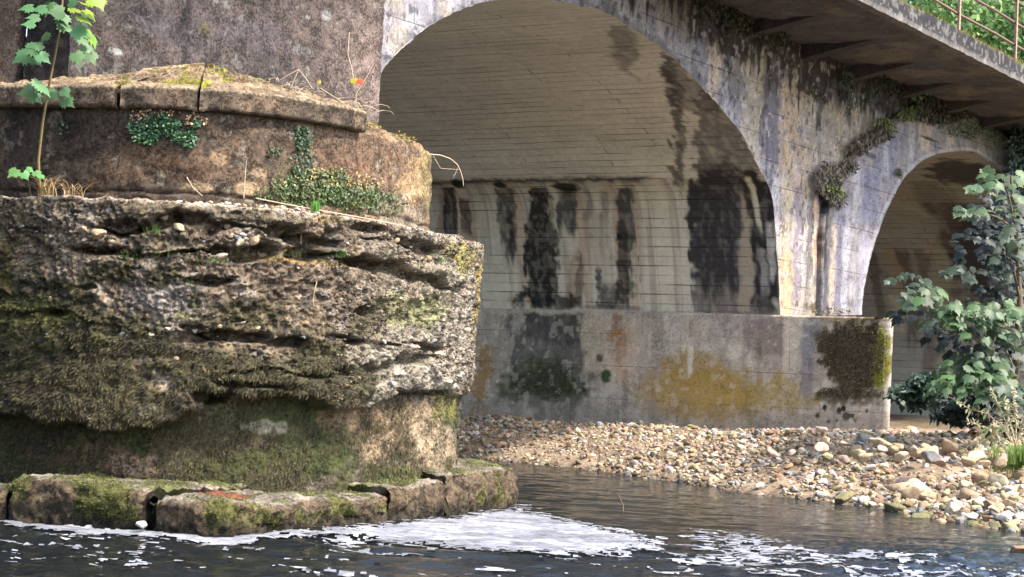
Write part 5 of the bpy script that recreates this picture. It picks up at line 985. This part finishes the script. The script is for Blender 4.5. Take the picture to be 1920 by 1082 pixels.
# ivy and creeping plants on the drum
def creeper(S, blobs, col, size, label, name='ivy', cat='ivy', seed=1, mat=None):
    Ps, Ns = [], []
    for i, (cx, cy, rx, ry, n) in enumerate(blobs): a, b = surf_pts(S, cx, cy, rx, ry, n, seed * 31 + i); Ps.append(a); Ns.append(outward(a, b))
    P, Nn = np.concatenate(Ps), np.concatenate(Ns); r = np.random.default_rng(seed); n = len(P); col = np.asarray(col)[None] * np.array([[1, 1, 1], [.6, .6, .6], [1.3, 1.1, .8], [1.5, 1.05, .7], [.8, .85, .9]])[r.integers(5, size=n)]
    V, Fl, C = blade_part(P + Nn * r.uniform(.0, .05, (n, 1)), r.normal(size=(n, 3)) * .8 + np.array([0, 0, -.4]), r.uniform(.4, 1.5, n) * size, r.uniform(.5, .9, n) * size, unit(Nn + r.normal(size=(n, 3)) * .45 + zz * .4), col, .4, seed); return tag(build(name, V, Fl, mat or M_leaf, None, C), label, cat)
creeper(SD, [(310,240,55,22,700),(275,262,26,12,150),(350,262,26,14,180)], lin(62,104,72), .035, 'bright green creeper patch spread over the left of the drum', seed=3)
creeper(SD, [(305,205,42,12,200),(370,225,20,12,60),(265,220,20,14,70)], lin(178,160,134), .028, 'dried pale ivy leaves above the bright green creeper patch', seed=4, mat=M_dry)
creeper(SD, [(567,262,16,26,260),(560,300,24,26,180)], lin(60,92,66), .03, 'narrow creeper strand hanging under the cap edge', seed=5)
creeper(SD, [(590,345,80,28,900),(660,372,70,24,700),(530,365,48,18,300),(715,385,40,16,160),(600,370,120,16,500)], lin(74,98,56), .032, 'broad low ivy growing along the foot of the drum', seed=6)
creeper(SD, [(600,335,60,18,300),(670,345,40,16,200)], lin(160,150,110), .024, 'scattered dry ivy leaves along the top of the broad ivy', seed=7, mat=M_dry)
creeper(SD, [(512,285,12,10,70)], lin(66,80,48), .03, 'small dark green tuft on the middle of the drum', 'small_plant', 'plant', seed=8)
creeper(SD, [(120,240,14,14,60)], lin(50,74,50), .03, 'dark small plant on the shaded left of the drum', 'small_plant', 'plant', seed=9)
creeper(SD, [(700,228,24,14,260),(760,262,22,10,120)], lin(120,112,50), .035, 'olive and straw weeds on the broken slope beside the cap', 'small_plant', 'plant', seed=10)
P = ledge(597, .05); V, Fl, C = arc_blades([P + zz * .02], 60, .16, .008, .05, lin(96,160,60), 12); tag(build('fern', V, Fl, M_leaf_lit, None, C), 'bright green feathery tuft in front of the broad ivy', 'fern')
def grass_at(S, x, y, n, h, col, label, seed, spread=.05, W=.008, out=.05, name='grass_tuft'):
    j = np.argmin((S.px - x) ** 2 + (S.py - y) ** 2); p = S.P.reshape(-1, 3)[j]; V, Fl, C = arc_blades([p + np.array([q * spread, -.01, 0]) for q in np.linspace(-1, 1, 7)], n, h, W, spread * .6, col, seed, .8, dirs=np.array([0, -.35, 0])); return tag(build(name, V, Fl, M_leaf_lit, None, C), label, 'grass')
gg = lin(84,124,50)
for i, (x, y, n, sp_x, lb) in enumerate([(250,489,16,.14,'short green grass tuft in the leftmost end of the long groove'),(312,482,20,.1,'green grass tuft in the groove below the flat stone slab'),(380,492,34,.2,'wide green grass tuft in the middle of the long groove'),(535,480,14,.1,'sparse grass tuft right of the large brown pebble'),(620,482,16,.14,'green grass tuft in the deep groove near its right end'),(283,436,14,.06,'green grass blades in the upper groove beside a brown stone'),(820,492,20,.1,'bright grass tuft in the hollow under the pier corner'),(795,468,10,.08,'few grass blades under the ledge near the corner'),(652,485,10,.05,'few dark grass blades at the right end of the groove'),(352,535,8,.05,'tiny grass sprig in the small hollow of the base')]): grass_at(SB, x, y, n, .13, gg, lb, 40 + i, sp_x)
p = ledge(80, .06); V, Fl, C = arc_blades([p + np.array([q, 0, 0]) for q in (-.05, .0, .05)], 46, .36, .010, .05, lin(170,148,104), 61, 1.1); tag(build('grass_tuft', V, Fl, M_dry, None, C), 'dry straw grass tuft at the foot of the sapling', 'grass')
p = ledge(132, .06); V, Fl, C = arc_blades([p + np.array([q, 0, 0]) for q in (-.06, .0, .06)], 40, .30, .010, .05, lin(176,156,116), 62, 1.2); tag(build('grass_tuft', V, Fl, M_dry, None, C), 'second dry straw grass tuft, right of the sapling foot', 'grass')

# saplings: stem and leaves
def leaf_list(lst, Y, size, col, seed, face=(.1, -.75, .65)):
    r = np.random.default_rng(seed); P = np.array([Lp(x, y, Y + r.uniform(-.25, .25)) for x, y, *_ in lst]); D = np.array([(dx, r.uniform(-.5, -.1), -dy) for _, _, dx, dy, *_ in lst], float); Sz = np.array([l[4] * size if len(l) > 4 else size for l in lst]); D2 = unit(D)
    return lobed(P, D, unit(np.array(face) + r.normal(size=(len(lst), 3)) * .28), Sz, col, .2, seed)
LC1 = lin(74,112,64); sap = empty('sycamore_sapling', tuple(ledge(74, .05))); tag(sap, 'slender sycamore sapling with lobed leaves growing from the pier ledge', 'sapling')
ys = float(ledge(74, .05)[1])
MB().tube(np.array([ledge(70, .05), Lp(72, 300, ys - .05), Lp(80, 230, ys - .1), Lp(92, 160, ys - .12), Lp(104, 100, ys - .15), Lp(114, 50, ys - .2), Lp(118, -10, ys - .2), Lp(122, -80, ys - .2)]), np.linspace(.016, .007, 8), 7).build('stem', plain('green_brown_bark', lin(112,96,60), .8, 40, .25), sap, True)
lv = [(118,22,-.9,.1,1.1),(115,30,.3,.5,1.1),(95,5,-.3,.8,1.1),(85,14,-1,.2,1.0),(72,32,-1,.1,.9),(64,44,-1,.1,.9),(110,20,.7,.7,1.2),(140,55,1,.3,1.3),(115,45,.9,.4,1.2),(130,5,1,.1,.8),(88,62,-.3,.4,.9),(78,84,-1,.2,1.),(66,88,-.9,.5,1.1),(50,102,-.8,.5,1.15),(62,108,.6,.4,.9),(74,102,.6,.4,1.),(150,68,.8,.7,1.1),(160,85,.7,.8,1.),(168,100,.6,.9,1.),(142,100,.5,1,1.),(72,152,.1,.6,1.),(76,160,.7,.6,1.1),(92,172,.8,.5,.9),(64,172,-1,.2,1.2),(60,176,.6,.4,1.),(120,186,.8,.5,1.0),(118,168,.6,.6,.8),(100,-14,-.8,-.2,1.2),(130,-20,.8,0,1.2),(60,12,-1,.2,1.)]
V, T, C = leaf_list(lv, ys - .3, .145, LC1, 71); build('foliage', V, T, M_leaf, sap, C)
lv2 = [(135,14,1,.3,1.),(152,4,1,.3,1.1),(160,20,.8,.6,1.),(150,32,1,.5,1.1),(166,56,.5,.9,1.1),(172,66,.5,.9,1.),(170,0,.9,.4,1.1),(184,-4,.5,.9,1.)]
V, T, C = leaf_list(lv2, ys - .3, .15, lin(130,165,50), 72, (.5, -.5, .7)); o = build('foliage', V, T, M_leaf_lit, sap, C); o['label'] = 'yellow green sunlit leaves on the right side of the sapling'  # sunlight on these leaves is painted into their brighter colour
sd2 = empty('seedling', tuple(ledge(30, .05))); tag(sd2, 'small sycamore seedling with a few leaves at the far left of the ledge', 'seedling')
V, T, C = leaf_list([(36,322,-1,.3,1.),(30,318,-.6,.7,1.),(44,324,.5,.6,.8),(50,316,.8,.2,.7),(66,322,.7,.5,.8),(74,328,.8,.5,.7)], ys - .15, .12, lin(90,140,72), 73); build('foliage', V, T, M_leaf, sd2, C)
MB().tube(np.array([ledge(52, .05), Lp(50, 330, ys), Lp(42, 316, ys - .1)]), [.006, .005, .004], 5).build('stem', M_bark, sd2, True)

# growth on the spandrel wall, over the far arch and under the deck
def wall_plant(blobs, col, size, label, name, cat, seed, hang=.6, mat=None, depth=.14, stalks=0):
    r = np.random.default_rng(seed); Ps = []; 
    for cx, cy, rx, ry, n in blobs:
        a = r.uniform(0, 6.28, n); q = np.sqrt(r.uniform(0, 1, n)); 
        for i in range(n): Ps.append(on_plane(cx + rx * q[i] * math.cos(a[i]), cy + ry * q[i] * math.sin(a[i]), A0 - v * (r.uniform(.0, depth) + .13), v))
    P = np.array(Ps); n = len(P); cols = np.asarray(col); cols = cols[r.integers(len(cols), size=n)] if cols.ndim == 2 else cols
    V, Fl, C = blade_part(P, r.normal(size=(n, 3)) * .6 + np.array([0, -.2, -hang]), r.uniform(.6, 1.3, n) * size, r.uniform(.3, .6, n) * size, unit(-v + r.normal(size=(n, 3)) * .5 + zz * .4), cols, .4, seed); return tag(build(name, V, Fl, mat or M_leaf, None, C), label, cat)
mix_ = np.array([lin(92,80,72), lin(74,66,60), lin(86,92,60), lin(112,98,82)])
wall_plant([(1556,335,24,34,520),(1570,372,18,18,200),(1592,310,16,18,160)], mix_, .10, 'shaggy dried fern clump at the foot of the far arch ring', 'fern_clump', 'fern', 81, 1.1)
wall_plant([(1570,362,12,10,70),(1558,355,10,8,50)], lin(132,156,64), .09, 'fresh green fern fronds in the lower dried clump', 'fern_clump', 'fern', 82, .6)
wall_plant([(1612,275,20,14,240),(1630,262,18,14,220),(1650,250,22,16,260)], mix_, .09, 'dried fern clump halfway up the ring of the far arch', 'fern_clump', 'fern', 83, .9)
wall_plant([(1668,245,12,14,110),(1655,228,20,9,110),(1700,216,22,12,200),(1720,205,14,10,90)], np.array([lin(112,128,60), lin(84,96,52), lin(66,72,48)]), .09, 'green fern clump near the top of the far arch ring', 'fern_clump', 'fern', 84, .7)
wall_plant([(1760,205,50,26,700),(1800,190,50,30,500),(1740,180,30,14,160)], np.array([lin(56,60,50), lin(78,66,58), lin(60,72,56)]), .12, 'curtain of dark hanging roots and leaves above the far arch', 'creeper', 'creeper', 85, 1.4)
wall_plant([(1800,240,40,16,260),(1835,250,36,14,200),(1870,262,18,12,80)], np.array([lin(92,120,84), lin(70,92,66)]), .08, 'thin green weeds along the top of the far arch ring', 'weeds', 'weeds', 86, .1)
wall_plant([(1725,178,20,9,60),(1752,175,10,6,30)], lin(106,138,104), .13, 'small leafy sprig hanging under the deck above the far arch', 'creeper', 'creeper', 87, .3)
wall_plant([(1590,150,14,26,220),(1592,190,7,24,80),(1680,150,26,30,320),(1640,165,8,24,100)], np.array([lin(52,64,48), lin(44,52,42)]), .09, 'dark green algae and fern tongues hanging on the upper spandrel', 'creeper', 'creeper', 88, 1.4)
wall_plant([(1350,12,36,26,420),(1375,45,20,26,240),(1420,40,44,26,420),(1455,66,28,20,240)], np.array([lin(50,58,44), lin(62,64,48), lin(80,76,54)]), .09, 'dark ferns and moss under the deck left of the first bracket', 'creeper', 'creeper', 89, 1.3)
wall_plant([(1517,170,12,5,60),(1540,183,10,6,60)], np.array([lin(74,72,40), lin(60,52,36)]), .06, 'small moss streak on a crack in the bare spandrel', 'moss_clump', 'moss', 90, .6)
wall_plant([(1685,325,8,9,60)], np.array([lin(70,74,46)]), .06, 'small moss clump on the intrados edge of the far arch', 'moss_clump', 'moss', 91, .6)
wall_plant([(1560,584,36,6,120),(1640,600,26,3,60)], np.array([lin(96,92,56), lin(120,104,70)]), .06, 'low straw coloured weeds on top of the plinth', 'weeds', 'weeds', 92, -.5)
wall_plant([(1930,420,50,240,2600),(1915,300,26,70,500)], np.array([lin(36,54,42), lin(44,66,50), lin(30,44,36)]), .20, 'dark ivy mass covering the pier right of the far arch', 'ivy', 'ivy', 93, .5, depth=.6)
# grass and weeds on the deck edge
base = [B(t, -OVER + .3, Z_SOF + .40) for t in np.arange(0, 24, .12)]
for i, (a, b) in enumerate([(0, 60), (60, 100), (100, 200)]):
    V, Fl, C = arc_blades(base[a:b], (b - a) * 14, .24, .012, .22, np.array([lin(150,140,70), lin(110,140,60), lin(150,110,80)][i % 3]), 95 + i, .8); tag(build('grass', V, Fl, M_leaf_lit, None, C), ['rough straw grass along the nearest stretch of the deck edge', 'green verge grass along the middle stretch of the deck edge', 'reddish weeds along the farthest stretch of the deck edge'][i], 'grass', kind='stuff')

# sycamore shrub at the right, in front of the far arch
syc = empty('sycamore_tree'); g0 = on_ground(1880, 790); g0 = np.array([7.6, 30.5, float(ground_z(7.6, 30.5))]); syc.location = g0; tag(syc, 'young sycamore with tiers of broad leaves growing beside the far arch', 'tree')
r = np.random.default_rng(101); parts = []; YS = 28.5
def tier(cx, cy, rx, ry, n, Y, size, col, tilt=.0, seed=0):
    r = np.random.default_rng(seed); n = int(n * .75); a = r.uniform(0, 6.28, n); q = np.sqrt(r.uniform(0, 1, n)); x = cx + rx * q * np.cos(a); y = cy + ry * q * np.sin(a) + tilt * rx * q * np.cos(a); P = np.array([Lp(x[i], y[i], Y + r.uniform(-.5, .5)) for i in range(n)])
    return lobed(P, unit(np.stack([np.cos(a) * .9, -.5 + 0 * a, -.35 - .3 * r.random(n)], 1) + r.normal(size=(n, 3)) * .25), unit(np.array([0, -.55, .85]) + r.normal(size=(n, 3)) * .22), r.uniform(.45, .95, n) * size, col, .3, seed)
lit_, mid_, drk = lin(68,92,50), lin(44,64,38), lin(24,38,26)  # leaf colours with light and shade painted in, darkest for shaded tiers
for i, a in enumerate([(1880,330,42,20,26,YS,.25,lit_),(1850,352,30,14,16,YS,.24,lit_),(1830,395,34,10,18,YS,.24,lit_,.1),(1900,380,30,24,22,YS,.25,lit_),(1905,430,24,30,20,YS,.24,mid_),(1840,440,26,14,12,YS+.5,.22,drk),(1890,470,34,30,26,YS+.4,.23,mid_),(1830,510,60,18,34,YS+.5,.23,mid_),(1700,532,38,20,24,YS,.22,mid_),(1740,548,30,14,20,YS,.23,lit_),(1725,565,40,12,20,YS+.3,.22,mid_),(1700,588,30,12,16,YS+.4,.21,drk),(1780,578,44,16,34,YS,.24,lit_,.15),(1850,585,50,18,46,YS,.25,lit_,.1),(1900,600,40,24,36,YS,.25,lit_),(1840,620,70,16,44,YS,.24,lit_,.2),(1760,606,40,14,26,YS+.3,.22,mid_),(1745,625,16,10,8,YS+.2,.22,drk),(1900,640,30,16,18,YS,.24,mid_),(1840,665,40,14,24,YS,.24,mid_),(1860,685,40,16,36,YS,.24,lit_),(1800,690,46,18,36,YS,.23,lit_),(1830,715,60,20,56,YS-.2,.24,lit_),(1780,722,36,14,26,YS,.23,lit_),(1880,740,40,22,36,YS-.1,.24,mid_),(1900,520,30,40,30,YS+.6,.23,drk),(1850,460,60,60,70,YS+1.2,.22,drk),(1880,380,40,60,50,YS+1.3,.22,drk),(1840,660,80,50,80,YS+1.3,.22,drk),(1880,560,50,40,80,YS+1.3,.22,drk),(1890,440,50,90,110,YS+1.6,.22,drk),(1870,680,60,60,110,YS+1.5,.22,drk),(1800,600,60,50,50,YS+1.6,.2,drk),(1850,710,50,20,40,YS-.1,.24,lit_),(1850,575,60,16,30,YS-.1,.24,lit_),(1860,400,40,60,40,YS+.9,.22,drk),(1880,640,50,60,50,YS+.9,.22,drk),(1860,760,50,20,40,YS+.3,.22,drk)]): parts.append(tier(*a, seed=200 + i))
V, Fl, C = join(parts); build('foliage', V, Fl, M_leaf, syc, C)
tops = [(1880,330),(1830,395),(1720,540),(1760,590),(1850,590),(1800,690),(1850,720),(1890,470)]
trunk = [g0, Lp(1905, 700, 29.5), Lp(1912, 560, 29.2), Lp(1905, 430, 29), Lp(1895, 330, 28.8)]
MB().tube(np.array(trunk), [.07, .055, .045, .03, .015], 8).build('trunk', M_bark, syc, True)
for x, y in tops:
    j = min(3, max(0, int((760 - y) / 120))); a = np.array(trunk[j]); b = Lp(x, y, YS + .1); MB().tube(np.array([a, a * .5 + b * .5 + zz * .05, b]), [.022, .016, .007], 5).build('branch', M_bark, syc, True)
# low dark bush and pale flowering plant
def bush(name, label, cat, cx, cy, rx, ry, n, Y, size, col, seed, lobedf=False):
    r = np.random.default_rng(seed); root = empty(name, tuple(Lp(cx, cy + ry, Y))); tag(root, label, cat); a = r.uniform(0, 6.28, n); q = r.uniform(0, 1, n) ** .6; nzv = 1 + .35 * np.sin(a * 3 + seed); P = np.array([Lp(cx + rx * q[i] * nzv[i] * math.cos(a[i]), cy + ry * q[i] * math.sin(a[i]), Y + r.uniform(-.5, .5)) for i in range(n)])
    V, Fl, C = blade_part(P, r.normal(size=(n, 3)) + np.array([0, -.4, -.3]), r.uniform(.6, 1.3, n) * size, r.uniform(.4, .7, n) * size, unit(np.array([0, -.5, .8]) + r.normal(size=(n, 3)) * .4), col, .4, seed); build('foliage', V, Fl, M_leaf, root, C)
    for k in range(5): b = Lp(cx + rx * random.uniform(-.7, .7), cy - ry * random.uniform(-.2, .8), Y); MB().tube(np.array([np.array(root.location), b]), [.015, .005], 5).build('stem', M_bark, root, True)
bush('bush', 'dark low bush in the shade between the plinth and the sycamore', 'bush', 1730, 735, 48, 30, 900, 33, .16, lin(44,66,50), 131)
bush('bush', 'dark leafy bush on the bank directly under the sycamore', 'bush', 1810, 770, 56, 26, 800, 31, .15, lin(40,60,46), 132)
bush('bush', 'deep green bush at the right edge below the sycamore', 'bush', 1905, 770, 44, 40, 700, 30, .15, lin(44,68,46), 133)
bud = empty('flowering_plant'); b0 = Lp(1900, 835, 28.0); b0[2] = float(ground_z(b0[0], b0[1])); bud.location = b0; tag(bud, 'pale grey green plant with seed heads leaning over the right of the bank', 'plant'); Yb = float(b0[1]); rb = random.Random(9); mb = MB(); parts = []
for k, q in enumerate([[(1900,835),(1880,800),(1850,775),(1820,768),(1786,747)],[(1900,835),(1885,790),(1872,760),(1858,728)],[(1905,835),(1905,790),(1900,760),(1902,724)],[(1900,835),(1870,815),(1840,800),(1812,790)],[(1900,835),(1890,810),(1860,800),(1845,812)],[(1905,835),(1915,800),(1925,770),(1930,740)],[(1900,835),(1860,825),(1835,822)],[(1905,835),(1890,780),(1888,760),(1882,748)]]):
    P = np.array([Lp(a, b, Yb - .1 * k) for a, b in q]); mb.tube(np.vstack([b0, P]), np.linspace(.014, .004, len(P) + 1), 5); r = np.random.default_rng(k); t = r.uniform(.2, 1, 60); idx = t * (len(P) - 1); i0 = idx.astype(int).clip(0, len(P) - 2); pp = P[i0] + (P[i0 + 1] - P[i0]) * (idx - i0)[:, None]
    parts.append(blade_part(pp, r.normal(size=pp.shape) + np.array([0, -.4, .1]), r.uniform(.05, .15, 60) * (1.2 - .5 * t), r.uniform(.02, .045, 60), unit(np.array([0, -.5, .8]) + r.normal(size=pp.shape) * .4), np.array([lin(170,168,132), lin(150,160,118), lin(190,176,150)])[r.integers(3, size=60)], .2, k))
V, Fl, C = join(parts); build('foliage', V, Fl, M_leaf_lit, bud, C); mb.build('stem', M_twig, bud, True)
def ground_grass(x0, x1, y0, y1, n, h, col, label, seed, W=.012):
    rr_ = random.Random(seed); base = [on_ground(rr_.uniform(x0, x1), rr_.uniform(y0, y1)) for _ in range(40)]; V, Fl, C = arc_blades(base, n, h, W, .08, col, seed, .7); return tag(build('grass_clump', V, Fl, M_leaf_lit, None, C), label, 'grass')
ground_grass(1862, 1990, 862, 888, 1100, .42, lin(104,132,60), 'bright green grass clump at the right edge of the gravel bank', 141)
ground_grass(1830, 1960, 884, 896, 260, .2, lin(170,150,104), 'dry straw grass fringe below the green grass clump', 142)
ground_grass(1686, 1704, 900, 906, 60, .12, lin(130,150,80), 'tiny green sprout among stones in the middle of the slope', 143)
ground_grass(1840, 1940, 800, 850, 260, .3, lin(112,136,70), 'thin green grass around the pale flowering plant', 144)
ground_grass(1822, 1836, 830, 850, 24, .3, lin(150,150,90), 'single thin grass stalks left of the pale flowering plant', 145)
# bits on shore and in the water
tw = at_z(1168, 958, 0); MB_ = [tw - zz * .05, Lp(1168, 948, tw[1]), Lp(1163, 936, tw[1]), Lp(1160, 928, tw[1])]
twig('twig', MB_, .010, .004, 'thin dark twig sticking up out of the calm water', mat=M_bark)
g1 = on_ground(1432, 922); twig('driftwood', [Lp(1388, 896, g1[1] + .6), Lp(1402, 908, g1[1] + .3), Lp(1418, 918, g1[1]), Lp(1440, 920, g1[1] - .1), Lp(1450, 916, g1[1])], .02, .035, 'dark forked driftwood lying at the edge of the gravel', 'driftwood', M_bark, side=[[Lp(1418, 918, g1[1]), Lp(1432, 912, g1[1]), Lp(1446, 914, g1[1])]])
p = at_z(268, 990, .03) - np.array([0, .12, 0]); put_stone(p, .07, 'white', 'pale stone in the froth at the gap between two footing blocks', 'pale stone at the pier foot', 2, 0)
g2 = on_ground(1412, 888); V, T, C = lobed((g2 + zz * .05)[None], np.array([[1., 0, .2]]), np.array([[0, -.6, .8]]), np.array([.13]), lin(176,60,48), 0, 5); tag(build('fallen_leaf', V, T, M_leaf, None, C), 'red fallen leaf on the gravel above the water edge', 'leaf')
for i, (x, y) in enumerate([(1608, 596), (1640, 601)]):
    P = on_plane(x, y, A0 - v * .9, v); put_stone(np.array([P[0], P[1], ZP]), .09 if i else .07, 'cream', ['small cream stone lying on the plinth top beside the arch foot', 'flat cream stone lying on the plinth top nearer its end'][i], 'stones on the plinth top', 1, .4)
P = at_z(1912, 1044, -.04); put_stone(P, .14, 'orange brown', 'orange brown rock breaking the rapids at the bottom right corner', 'rock in the rapids', 0, .5)

# trees beyond the bridge, seen above the deck
r = np.random.default_rng(150)
for i, (x, y, Y, rad, lb) in enumerate([(1740,60,60,4.2,'sunlit green tree seen beyond the deck at the left of the railing'),(1815,85,64,4.6,'bright green tree behind the middle railing post'),(1895,70,62,4.4,'leafy green tree behind the right railing post'),(1850,10,68,5.0,'tall green tree crown rising highest behind the railing'),(1960,110,60,4.4,'green tree at the far right behind the railing'),(1700,-60,66,5.0,'green tree top beyond the deck above the cornice')]):
    c = at_Y(x, y, Y); root = empty('tree', (c[0], c[1], 1.)); tag(root, lb, 'tree', 'trees beyond the bridge'); n = 6500; cl = unit(r.normal(size=(60, 3))) * r.uniform(.45, 1, (60, 1)) * rad; cc = cl[r.integers(60, size=n)] + r.normal(size=(n, 3)) * rad * .16; P = c + cc * np.array([1, 1, .85])
    cl3 = np.array([lin(112,148,84), lin(84,122,66), lin(150,176,112)])[r.integers(3, size=n)]; V, Fl, C = blade_part(P, r.normal(size=(n, 3)) + np.array([0, 0, -.4]), r.uniform(.14, .28, n), r.uniform(.1, .18, n), unit(r.normal(size=(n, 3)) * .6 + np.array([.3, -.5, .7])), cl3, .3, 160 + i); build('crown', V, Fl, M_leaf_lit, root, C)
    mb = MB(); mb.tube(np.array([[c[0], c[1], 1.], [c[0] + .2, c[1], c[2] * .6], list(c)]), [.28, .2, .08], 8)
    for k in range(7): mb.tube(np.array([[c[0] + .1, c[1], c[2] - rad * .9], list(c + cl[k] * .8)]), [.1, .03], 5)
    mb.build('trunk', M_bark, root, True)
